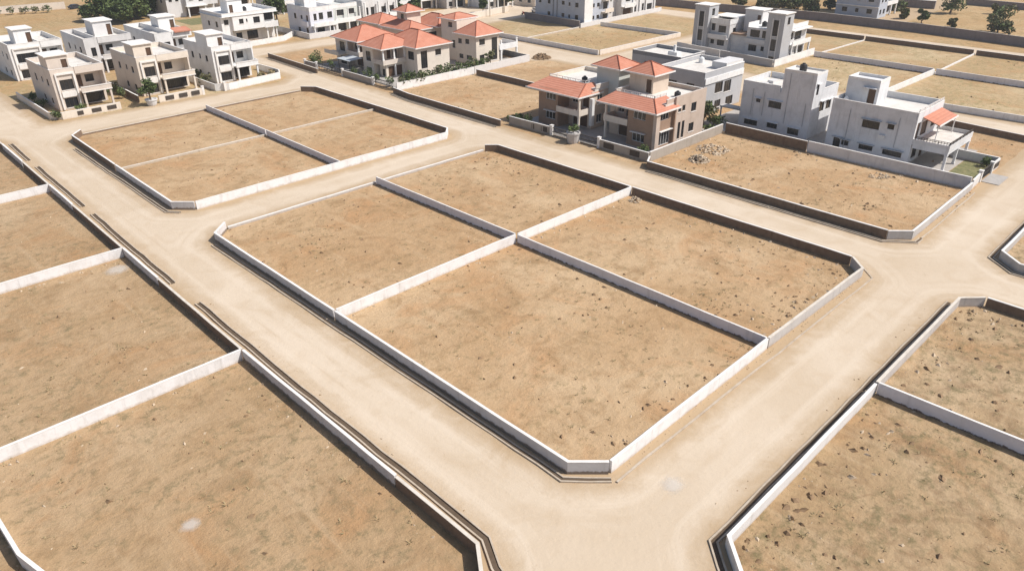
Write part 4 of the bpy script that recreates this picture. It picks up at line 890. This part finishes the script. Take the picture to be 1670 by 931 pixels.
MB().box(162.6, 163.18, 83.34, 88.6, 3.3, 3.5).box(162.6, 162.75, 83.34, 88.6, 3.503, 4.3).build('balcony', 'palegrey', r)
# --- far bluish house on the right
r = house('bluish white three-storey house beyond the boundary wall, upper right', 238, 92, GA)
walls(r, 'bluegrey', [(238, 244, 88.2, 101, 0, 9.6, {'-x': [(90, 91.6, z, z+1.3) for z in (1.2, 4.5, 7.6)]+[(94, 95, z, z+1.1) for z in (1.3, 4.6, 7.7)]+[(97.4, 99, z, z+1.3) for z in (1.2, 4.5, 7.6)], '-y': [(239.2, 240.4, z, z+1.4) for z in (1, 4.3, 7.4)]+[(241.6, 243, z, z+1.4) for z in (1, 4.3, 7.4)]}),
                      (244.02, 252, 89.6, 101, 0, 9.6, {'-y': [(245, 246.4, z, z+1.8) for z in (.6, 3.9, 7.2)]+[(248, 250, z, z+1.8) for z in (.6, 3.9, 7.2)]})], 'darkframe')
MB().box(237.7, 237.99, 88.2, 101, 3.0, 3.3).box(237.7, 237.99, 88.2, 101, 6.3, 6.6).build('facade_band', 'white', r)
for z in (3.1, 6.4): MB().box(244.1, 252.2, 88.2, 89.58, z, z+.2).box(244.1, 252.2, 88.2, 88.35, z+.203, z+1.1).build('balcony', 'white', r)
for x in (244.4, 248, 252): column(r, 'white', x, 88.5, .02, 9.4, .17)
parapet(r, 'white', 238, 252, 88.2, 101, 9.603, 10.5)

# --- front walls of the left row
compound('pale front wall with openings before the leftmost beige villa', [(32.3, 168), (32.2, 147.8), (33.8, 146), (43.6, 146)], 1.25, 'cream', panels=[((36.2, 145.87), (37.2, 145.87), '-y'), ((38.6, 145.87), (40.2, 145.87), '-y'), ((41.2, 145.87), (42.8, 145.87), '-y')])
compound('pale front wall with three openings before the middle beige villa', [(50.2, 145.2), (58.6, 145.3)], 1.3, 'cream', panels=[((51.4, 145.07), (53.0, 145.07), '-y'), ((54.0, 145.07), (55.6, 145.07), '-y'), ((56.4, 145.07), (58, 145.07), '-y')], pillars=[(58.8, 145.4)])
compound('white garden wall with rounded corner before the white villa', [(61.6, 160), (61.7, 146.2), (64, 145), (76, 146.6), (77.2, 149), (77, 158.5)], 1.35, 'white', pillars=[(63.2, 145.2)])
wall_run('raw brown dividing wall between the leftmost and middle beige villas', [(48, 163), (47.6, 148.2)], h=1.3, mat='raw', group='front walls of the villas', name='compound_wall')
wall_run('white compound wall of the broad white house', [(88, 183.6), (98.4, 184.4), (105, 190), (104.4, 201)], h=1.3, mat='white', group='front walls of the villas', name='compound_wall')
wall_run('white compound wall of the lavender tinted twin house', [(104.6, 196), (104.2, 181.4), (113.5, 181.2)], h=1.4, mat='palegrey', group='front walls of the villas', name='compound_wall')
pl = tag(empty('planter', 48.6, 144.6), 'round pale planter with bushy tree beside the middle beige villa', 'planter')
MB().lathe(48.6, 144.6, [(.75, 0), (.9, .5), (1.0, 1.0), (1.12, 1.02), (1.12, 1.2), (.9, 1.2), (.85, 1.05)]).build('bowl', 'palegrey', pl)

# ------------------------------------------------------------------ trees and plants
def leaves(m, c, rx, ry, rz, n, s, rnd, hollow=.45):
    for _ in range(n):
        while True:
            p = Vector((rnd.uniform(-1, 1), rnd.uniform(-1, 1), rnd.uniform(-1, 1)))
            if hollow < p.length <= 1: break
        p = Vector((c[0]+p.x*rx, c[1]+p.y*ry, c[2]+p.z*rz))
        a = Vector((rnd.uniform(-1, 1), rnd.uniform(-1, 1), rnd.uniform(-.6, .6))).normalized(); b = a.orthogonal()
        b.rotate(Matrix.Rotation(rnd.uniform(0, 6.28), 3, a)); k = s*rnd.uniform(.6, 1.35)
        m.poly([p-a*k, p-b*k*.55, p+a*k, p+b*k*.55])
def tree(label, x, y, h, r, n=900, ls=.3, mat='leaf', mat2='leafdark', group='trees of the background', name='tree', cat='tree', seed=1, trunk=None):
    rnd = random.Random(seed); root = tag(empty(name, x, y), label, cat, group)
    m = MB(); th = trunk if trunk is not None else h*.42; tr = .035*h+.03
    top = (x+rnd.uniform(-.2, .2), y+rnd.uniform(-.2, .2), th); m.tube((x, y, -.05), top, tr, tr*.65)
    cl = []
    for k in range(max(6, int(5+h*.6+r*1.4))):
        a = rnd.uniform(0, 6.28); d = r*rnd.uniform(.15, .72); z = th+(h-th)*rnd.uniform(.06, .84)
        c = (x+d*math.cos(a), y+d*math.sin(a), z); cl.append((c, r*rnd.uniform(.28, .5)))
        m.tube(top, c, tr*.42, tr*.12, 5)
    m.build('trunk', 'bark', root)
    A = MB(); B = MB()
    for i, (c, q) in enumerate(cl):
        leaves(A if i % 3 else B, c, q, q, q*.78, n//len(cl), ls, rnd)
        leaves(B if i % 3 else A, (c[0], c[1], c[2]-q*.1), q*.8, q*.8, q*.6, n//len(cl)//3, ls, rnd)
    ca = A.build('crown', mat, root); B.build('crown_clumps', mat2, ca)
    return root
def shrub(label, x, y, h, r, group, n=150, ls=.16, mat='leaf', mat2='leafdark', seed=1, z=0, name='shrub'):
    rnd = random.Random(seed); root = tag(empty(name, x, y, z), label, 'shrub', group)
    m = MB()
    cs = []
    for k in range(4):
        a = rnd.uniform(0, 6.28); c = (x+r*.45*math.cos(a), y+r*.45*math.sin(a), z+h*rnd.uniform(.45, .75)); cs.append(c)
        m.tube((x, y, z-.03), c, .035, .012, 5)
    m.build('stem', 'bark', root)
    A = MB(); B = MB()
    for i, c in enumerate(cs): leaves(A if i % 2 else B, c, r*.62, r*.62, h*.36, n//4, ls, rnd, .2)
    A.build('foliage', mat, root); B.build('foliage', mat2, root)
    return root
GTB = 'dense trees behind the left rows'
for i, (x, y, hh_, rr, lb) in enumerate(((77.5, 254, 10.5, 6.5, 'large dense dark green tree, left one behind the white villas of the second row'), (84, 249, 11, 6.8, 'large dense dark green tree, middle one behind the second row villas'),
        (89, 254, 11.5, 6.2, 'large dense dark green tree, right one beside the unfinished house'), (80, 243.5, 6, 4.4, 'lower bushy green tree at the foot of the large dark trees'))): tree(lb, x, y, hh_, rr, 4600, .42, 'leafdark', 'leaf', GTB, seed=20+i, trunk=1.6)
for i, (x, y, hh_, rr, lb) in enumerate(((52, 306, 8, 5, 'dark tree behind the far field wall, at the top left corner'), (60, 303, 7, 4.2, 'dark tree behind the far field wall, right of the corner one'), (84.5, 288, 7, 4, 'dark tree beside the far parked car in the upper left'),
        (109.5, 207.5, 8.5, 3.6, 'green tree between the broad white house and the lavender twin house'), (113, 216, 9, 4.0, 'taller green tree rising behind the lavender twin house'), (99.5, 192.8, 4.6, 2.0, 'small dark tree in front of the broad white house'),
        (148, 192, 6.5, 2.8, 'dark tree beside the green-grey house at the top edge'), (173.6, 179.2, 7, 2.8, 'tree with bare lower trunk behind the white wall at the top edge'), (166, 181.5, 4, 2.0, 'bushy low tree behind the white wall at the top edge'), (136.5, 186, 6, 2.6, 'green tree right of the house with white piers'))):
    tree(lb, x, y, hh_, rr, 1300, .34, 'leafdark' if i != 7 else 'leafdry', 'leaf', seed=40+i)
for i, (x, y, hh_, rr, lb) in enumerate(((263.6, 76.3, 9.5, 4.4, 'dark green tree beside the lane at the top right'), (236.3, 55.7, 7, 4.4, 'olive spreading tree just beyond the long boundary wall'), (239.2, 76, 4, 1.8, 'small dark bush tree beyond the boundary wall near the lane'),
        (244, 82.5, 3, 2.0, 'dry low bush tree beside the lane mouth'), (258, 91, 3.2, 3.6, 'wide dry thicket behind the bluish house'), (238.4, 67.6, 2.4, 1.5, 'stunted dry tree in the ochre field'), (240, 115, 5.5, 3.6, 'olive tree left of the bluish house, beyond the boundary wall'),
        (234, 122, 4.8, 3.4, 'olive tree above the right twin villa, beyond the boundary wall'), (231, 130, 4.5, 3.2, 'olive tree above the left twin villa, beyond the boundary wall'), (246, 106, 4.6, 2.6, 'dusty tree close left of the bluish house'), (272, 66, 3, 2, 'bush in the far right ochre field'), (236, 117, 4.2, 3.6, 'spreading olive tree between the two olive ones beyond the boundary wall'), (242, 124, 6, 4, 'taller olive tree standing behind the spreading ones beyond the boundary wall'), (238, 108, 4, 3.4, 'low green tree beside the dusty tree left of the bluish house'))):
    dry = i not in (0, 2); tree(lb, x, y, hh_, rr, 1200, .32, 'leafdry' if dry else 'leafdark', 'leaf', 'trees beyond the boundary wall', seed=70+i, trunk=hh_*.12)
tree('bushy green tree standing in the round pale planter of the left row', 48.6, 144.6, 5.0, 2.1, 1000, .2, 'leaf', 'leafdark', 'small garden trees', seed=91, trunk=2.0).location.z = 0
tree('leafy small tree in the side yard right of the brown villa', 108.6, 64.6, 4.2, 2.0, 700, .2, 'leafdry', 'leaf', 'small garden trees', seed=92, trunk=1.2)
tree('dense green small tree behind the leafy one, before the flat grey house', 111, 66.6, 3.6, 1.8, 600, .2, 'leafdark', 'leaf', 'small garden trees', seed=93, trunk=1.0)
tree('spiky young tree in front of the right red-roofed villa', 115.4, 124.2, 3.6, 1.5, 420, .2, 'leafdry', 'leaf', 'small garden trees', seed=94, trunk=.9)
GS = 'garden shrubs inside the villa walls'
for i in range(15):
    x = 88.4+i*1.62; shrub('leafy shrub in the row behind the white garden wall of the red-roofed villas', x, 121.7+jit(.35), random.uniform(2.0, 3.2), random.uniform(.95, 1.35), GS, 260, .18, 'leaf' if i % 3 else 'leafdry', 'leafdark', 200+i)
for i, (x, y) in enumerate(((88, 124.5), (87.9, 129.5), (88.1, 132), (88, 136.5), (87.8, 150.6), (88.1, 153.2), (88.8, 154.8), (90.2, 155.8), (88, 146))):
    shrub('dark shrub in the shaded front garden of the red-roofed villas', x, y, random.uniform(1.7, 2.8), random.uniform(.9, 1.4), 'shrubs along the road before the red-roofed villas', 160, .17, 'leafdark', 'leaf', 230+i)
for i, (x, y, lb) in enumerate(((87.9, 87.4, 'shrub at the far end of the left brown villa front garden'), (88.3, 85.4, 'shrub in the middle of the left brown villa front garden'), (88.0, 89.6, 'shrub outside the left end of the brown villa wall'), (88.6, 62.8, 'bright green shrub at the corner of the right brown villa'),
        (106.2, 62, 'shrub at the rear of the right brown villa side yard'), (107.2, 68, 'shrub between right brown villa and flat grey house'), (110.5, 62.6, 'shrub against the side canopy of the pale grey villa'), (86.1, 73.9, 'plant in the round grey planter between the villa gates'),
        (38.0, 150.4, 'shrub at the foot of the leftmost beige villa'), (33.8, 158, 'dark shrub in the side yard of the leftmost beige villa'), (33.9, 163, 'dark shrub farther back beside the leftmost beige villa'), (33.0, 146.4, 'small bush outside the corner of the leftmost villa wall'),
        (119, 24.5, 'small plant on the lawn by the villa with red awning'))):
    shrub(lb, x, y, random.uniform(1.2, 1.9) if i != 7 else 1.2, random.uniform(.8, 1.2), 'single shrubs by the villas', 190, .17, 'leaf', 'leafdark' if i % 2 else 'leaf', 250+i, 1.7 if i == 7 else 0)
for i, (x, y, lb) in enumerate(((47.0, 153.5, 'shrub in the gap between the leftmost and middle beige villas'), (46.4, 158, 'taller shrub deep in the gap between the leftmost and middle beige villas'), (62.6, 152.5, 'shrub between the middle beige villa and the white villa'), (62.8, 158, 'dark shrub farther back between the middle beige villa and white villa'),
        (48.0, 176, 'bush behind the leftmost beige villa beside the second row'), (61, 176.5, 'bush between the two right villas of the second row'), (109.2, 63.2, 'low bush by the raw wall end right of the brown villas'), (112, 69.6-2.2, 'pale flowering shrub before the flat grey house wall'), (106, 66, 'bush at the back corner of the right brown villa'))):
    shrub(lb, x, y, 2.2, 1.3, 'shrubs in the gaps between villas', 260, .2, 'leafdark' if i % 2 else 'leaf', 'leafdry', 320+i)
tag(slab(None, 'grass', 'lawn', 92, 106, 226, 238, .0, .04), kind='structure')
for i in range(6):
    shrub('dry pale shrub in the corner garden of the white villa', 72.6+i*.75, 148.4+(i % 3)*1.1, 1.3, .8, 'dry shrubs of the corner garden', 110, .17, 'leafdry', 'straw', 280+i)
for i, (x, y) in enumerate(((57, 288.5), (61.2, 287), (64.3, 286.4), (70, 283.8), (67, 285))): shrub('dry bush at the foot of the far field wall', x, y, 2.2, 1.6, 'bushes along the far field wall', 150, .25, 'leafdry', 'leafdark', 300+i)

# ------------------------------------------------------------------ heaps, stones, lime marks
def heap(name, label, cat, x, y, r, h, n, mat, smin=.12, smax=.32, seed=3, group=None):
    rnd = random.Random(seed); m = MB()
    for _ in range(n):
        a = rnd.uniform(0, 6.28); d = r*math.sqrt(rnd.random()); z = h*max(0, 1-(d/r)**1.4)*rnd.uniform(.3, 1)
        rock(m, x+d*math.cos(a), y+d*math.sin(a), z, rnd.uniform(smin, smax), rnd)
    return tag(m.build(name, mat, None, (x, y, 0)), label, cat, group)
def rock(m, x, y, z, s, rnd, flat=.6):
    a = rnd.uniform(0, 6.28); ca, sa = math.cos(a), math.sin(a); i = len(m.v)
    ex, ey = s*rnd.uniform(.6, 1.3), s*rnd.uniform(.5, 1.0)
    for px, py, pz in ((1, 0, .1), (.2, .9, 0), (-.9, .3, .15), (-.3, -1, 0), (.15, .1, 1), (.5, -.4, .75), (-.4, .25, .8)):
        px *= ex*rnd.uniform(.75, 1.2); py *= ey*rnd.uniform(.75, 1.2); m.v.append((x+px*ca-py*sa, y+px*sa+py*ca, z-.02+pz*s*flat*rnd.uniform(.7, 1.2)))
    m.f += [tuple(i+k for k in q) for q in ((0, 1, 4), (0, 4, 5), (0, 5, 3), (3, 5, 2), (2, 5, 6), (2, 6, 1), (1, 6, 4), (4, 6, 5))]
GH = 'rubble heaps on the plots'
heap('rubble_heap', 'pale heap of rubble in the plot beside the brown villa', 'rubble', 92.8, 55.2, 1.5, 1.0, 150, 'rock', .15, .4, 3, GH)
heap('rubble_heap', 'scattered broken rubble at the back of the rubble plot', 'rubble', 98.4, 56.4, 2.6, .5, 120, 'rock', .12, .42, 4, GH)
heap('rubble_heap', 'small grey stone heap inside the centre block by the end of the white cross wall', 'rubble', 73.6, 52.3, .8, .6, 60, 'rock', .12, .26, 5, GH)
heap('brush_heap', 'dark heap of brush and stones beside the road behind the brown villas', 'rubble', 129.3, 121.5, 2.2, 1.1, 140, 'clod', .2, .55, 6, GH)
heap('rubble_heap', 'pale stones near the villa wall in the rubble plot', 'rubble', 104.5, 34, 1.6, .3, 50, 'rock', .1, .28, 9, GH)
def lime(label, x, y, r, seed):
    rnd = random.Random(seed); m = MB(); n = 28; rings = ((1.15, .0), (.8, .012), (.45, .03), (.15, .045))
    for q, z in rings: m.v += [(q*rnd.uniform(.9, 1.1)*math.cos(6.283*k/n), q*rnd.uniform(.85, 1.1)*math.sin(6.283*k/n), z) for k in range(n)]
    for a in range(3):
        for k in range(n): j = (k+1) % n; m.f.append((a*n+k, a*n+j, (a+1)*n+j, (a+1)*n+k))
    m.f.append(tuple(3*n+k for k in range(n)))
    o = m.build('lime_patch', 'lime'); o.location = (x, y, .013); o.scale = (r, r*.9, r)
    return tag(o, label, 'lime patch', 'spilled white lime marks')
lime('white lime powder spilled on the front road junction', 34.2, 19.4, 1.1, 1)
lime('white lime powder spilled on the nearest left plot', 9.4, 39.1, .8, 2)
lime('white lime spill by the second white side wall of the left plots', 19.3, 79.6, 1.6, 3)
# clods, pebbles and dry tufts: nobody could count them
rnd = random.Random(5)
REG = [((30.6, 74.6, 23.8, 80.8), 2600, 1), ((31, 75, 90.4, 133), 700, 1), ((-30, 20.3, 24.5, 81.5), 2300, 1), ((-10, 20.6, 83, 135), 500, 1), ((31, 75, -25, 13.4), 2300, 1.15), ((86.4, 120, -20, 13.6), 500, 1.2), ((85, 107, 24, 59), 900, 1.1), ((86, 106, 89, 119), 350, 1), ((147, 201, 15, 76), 500, 1.3), ((142, 173, 115, 140), 200, 1.3), ((108, 134, 24, 31), 150, 1)]
clods, peb, tuft = MB(), MB(), MB()
def tf(x, y, s):
    for _ in range(7):
        a = rnd.uniform(0, 6.28); b = Vector((math.cos(a), math.sin(a), 0)); q = Vector((-b.y, b.x, 0))*.035*s
        p = Vector((x, y, 0))+b*rnd.uniform(0, .1)*s; e = p+b*rnd.uniform(.1, .28)*s+Vector((0, 0, rnd.uniform(.06, .2)*s))
        tuft.poly([p-q, p+q, e])
for (x0, x1, y0, y1), n, sc_ in REG:
    cen = [(rnd.uniform(x0, x1), rnd.uniform(y0, y1), rnd.uniform(1.5, 7)) for _ in range(14)]
    for k in range(n):
        if rnd.random() < .45:
            c = rnd.choice(cen); x, y = rnd.gauss(c[0], c[2]), rnd.gauss(c[1], c[2])
            if not (x0 < x < x1 and y0 < y < y1): continue
        else: x, y = rnd.uniform(x0, x1), rnd.uniform(y0, y1)
        t = rnd.random(); s = min(.048*(1-rnd.random())**-.5, .27)*sc_
        if t < .52: rock(clods, x, y, .01, s, rnd, .8)
        elif t < .80: rock(peb, x, y, .01, s*.8, rnd, .6)
        else: tf(x, y, rnd.uniform(.6, 1.3)*sc_)
def belt(xa, ya, xb, yb, wdt, n, mp=.6, smax=.16):
    for _ in range(n):
        t = rnd.random(); d = abs(rnd.gauss(0, wdt)); L = math.hypot(xb-xa, yb-ya); nx, ny = -(yb-ya)/L, (xb-xa)/L
        x, y = xa+(xb-xa)*t+nx*d, ya+(yb-ya)*t+ny*d
        rock(peb if rnd.random() < mp else clods, x, y, .01, min(.022*(1-rnd.random())**-.7, smax*1.6), rnd, .7)
belt(74.6, 25, 74.6, 45, 1.6, 420); belt(72, 24, 55, 24, -1.2, 10); belt(56, 23.8, 73.5, 23.8, 1.6, 520, .45); belt(32.5, 24, 52, 24, 1.1, 200, .4)
belt(32, 13.4, 32, 2, .0+1.8, 10); belt(53.5, 13.4, 32.4, 13.4, 2.2, 520, .35, .2); belt(74, 13.4, 55, 13.4, 2.0, 420, .4, .2); belt(75, -2, 75, 12, 2.2, 300, .3, .2)
belt(30.5, 54, 30.5, 26, -.8, 5); belt(3, 53.9, 20.3, 53.7, -1, 5); belt(20.3, 53.6, 0, 54, .5, 160, .8, .12); belt(20.3, 81.8, 0, 82, .5, 140, .8, .12); belt(20.3, 26, 20.3, 50, .8, 220, .6, .12)
belt(53.4, 53.9, 31, 53.9, .5, 160, .8, .12); belt(74.5, 53.7, 55, 53.8, .6, 200, .7, .14); belt(53.6, 30, 53.6, 52, .4, 90, .6, .12); belt(53.5, 56, 53.5, 80, .4, 90, .6, .12)
belt(85, 25, 85, 57, -.9, 150, .5); belt(106.8, 23.8, 86.5, 23.8, -.8, 160, .4); belt(107, 25, 107, 58, 1.5, 240, .7, .2); belt(89, 58.6, 106, 59.3, -2.2, 330, .8, .22)
belt(33, 22.7, 73, 22.7, .22, 420, .5, .06); belt(22.9, 25, 23.3, 66, -.4, 60, .4, .07); belt(33, 15.6, 73, 15.6, .35, 70, .4, .07)
tag(clods.build('earth_clods', 'clod'), 'dark brown earth clods strewn over the bare plots', 'clods', kind='stuff')
tag(peb.build('pale_stones', 'rock'), 'pale stones and plaster crumbs strewn over the bare plots', 'stones', kind='stuff')
tag(tuft.build('dry_grass', 'straw'), 'tufts of dry grass on the bare plots', 'dry grass', kind='stuff')

# ------------------------------------------------------------------ roof things, vehicles, poles
def tank(label, x, y, z, mat='plastic', r=.55, h=1.1):
    t = tag(empty('water_tank', x, y, z), label, 'water tank', 'rooftop water tanks')
    MB().lathe(x, y, [(r, z), (r, z+h*.3), (r*1.04, z+h*.33), (r, z+h*.36), (r, z+h*.62), (r*1.04, z+h*.65), (r, z+h*.68), (r*.95, z+h*.85), (r*.45, z+h)]).build('body', mat, t, smooth=False)
    MB().lathe(x, y, [(r*.42, z+h), (r*.42, z+h+.1)]).build('lid', mat, t)
tank('small white capped tank beside the stair tower of the villa with red awning', 114.2, 44.2, 6.53, 'plasticw', .32, .9)
tank('black water tank on the tower roof of the pale grey villa', 114.3, 51.7, 10.07)
tank('black water tank on the terrace of the left brown villa', 96.6, 80.8, 6.51, 'plastic', .5, 1.0)
tank('black water tank on the terrace of the right brown villa', 99.6, 64.4, 6.51, 'plastic', .5, .8)
tank('white water tank on the flat grey house behind the brown villas', 122.8, 75, 6.67, 'plasticw', .5, 1.0)
tank('black water tank on the roof of the right twin villa', 166, 86, 6.66, 'plastic', .6, 1.1)
tank('black water tank on the roof of the white villa with the corner garden', 70.6, 160, 6.42, 'plastic', .55, 1.0)
tank('black water tank on the roof of the broad white house', 94.4, 196, 6.76, 'plastic', .55, 1.0)
def car(label, x, y, ang, mat):
    r = tag(empty('parked_car', x, y), label, 'car', 'parked cars in the far background'); r.rotation_euler.z = 0
    T = Matrix.Translation((x, y, 0)) @ Matrix.Rotation(ang, 4, 'Z')
    def tr(m):
        m.v = [tuple(T @ Vector(p)) for p in m.v]; return m
    prof = [(-2.05, .35), (2.05, .35), (2.1, .75), (1.25, .92), (.55, 1.42), (-1.0, 1.45), (-1.75, .98), (-2.1, .9)]
    b = MB(); n = len(prof); b.v = [(px, -.82, pz) for px, pz in prof]+[(px, .82, pz) for px, pz in prof]
    b.f = [tuple(range(n)), tuple(range(2*n-1, n-1, -1))]+[(k, (k+1) % n, n+(k+1) % n, n+k) for k in range(n)]
    body = tr(b).build('body', mat, r)
    g = MB().poly([(1.22, -.7, .96), (1.22, .7, .96), (.6, .68, 1.40), (.6, -.68, 1.40)]); g.poly([(-1.72, -.7, 1.03), (-1.72, .7, 1.03), (-1.06, .66, 1.43), (-1.06, -.66, 1.43)])
    g.v = [(px+(.02 if px > 0 else -.02), py, pz+.015) for px, py, pz in g.v]
    for sg in (-1, 1): g.poly([(1.0, sg*.828, .97), (.5, sg*.828, 1.36), (-.95, sg*.828, 1.38), (-1.5, sg*.828, 1.0)])
    tr(g).build('windows', 'glass', body)
    for wx in (-1.3, 1.3):
        for wy in (-.75, .75): tr(MB().tube((wx, wy-.1, .32), (wx, wy+.1, .32), .32, .32, 12)).build('wheel', 'rubber', r)
    for wy in (-.6, .6): tr(MB().box(2.06, 2.12, wy-.16, wy+.16, .62, .76)).build('headlight', 'frame', r)
car('white car parked beside the lavender flats, nearer one', 177.9, 169.4, R(75), 'carwhite')
car('white car parked beside the lavender flats, farther one at the top edge', 181.5, 172.4, R(80), 'carwhite')
car('dark car parked beside the trees beyond the far dry field', 79.4, 286.4, R(12), 'cardark')
mc = tag(empty('motorcycle', 172.0, 169.4), 'small red motorcycle parked in the open left of the lavender flats', 'motorcycle')
for wy in (-.62, .62): MB().tube((171.94, 169.4+wy, .3), (172.06, 169.4+wy, .3), .3, .3, 12).build('wheel', 'rubber', mc)
MB().box(171.86, 172.14, 169.05, 169.75, .35, .75).box(171.88, 172.12, 169.5, 169.85, .75, .95).build('body', 'redpaint', mc); MB().box(171.86, 172.14, 168.75, 169.45, .76, .88).build('seat', 'rubber', mc)
MB().tube((171.65, 169.85, 1.05), (172.35, 169.85, 1.05), .03, .03).tube((172, 169.95, .5), (172, 169.85, 1.05), .03, .03).build('handlebar', 'gatemetal', mc)
for i, (x, y, hh_, lb) in enumerate(((162.6, 174.6, 7.5, 'thin grey utility pole before the white wall in the upper middle'), (170.4, 176.4, 8.5, 'thick pale utility pole at the end of the white wall in the upper middle'))):
    p = tag(empty('utility_pole', x, y), lb, 'pole', 'utility poles'); MB().tube((x, y, -.1), (x, y, hh_), .13+.08*i, .09+.06*i, 8).build('shaft', 'concrete', p)
    MB().box(x-.7, x+.7, y-.05, y+.05, hh_-.6, hh_-.48).build('cross_arm', 'gatemetal', p)

# ------------------------------------------------------------------ thin dusty air
hz = bpy.data.materials.new('dusty_air'); hz.use_nodes = True; t_ = hz.node_tree; t_.nodes.clear()
vo = t_.nodes.new('ShaderNodeVolumePrincipled'); vo.inputs['Color'].default_value = (.93, .94, .96, 1); vo.inputs['Density'].default_value = .00026; vo.inputs['Anisotropy'].default_value = .2
ho = t_.nodes.new('ShaderNodeOutputMaterial'); t_.links.new(vo.outputs[0], ho.inputs['Volume'])
tag(MB().box(-3050, 3050, -3050, 3050, -1.0, 44).build('haze', hz), kind='stuff')
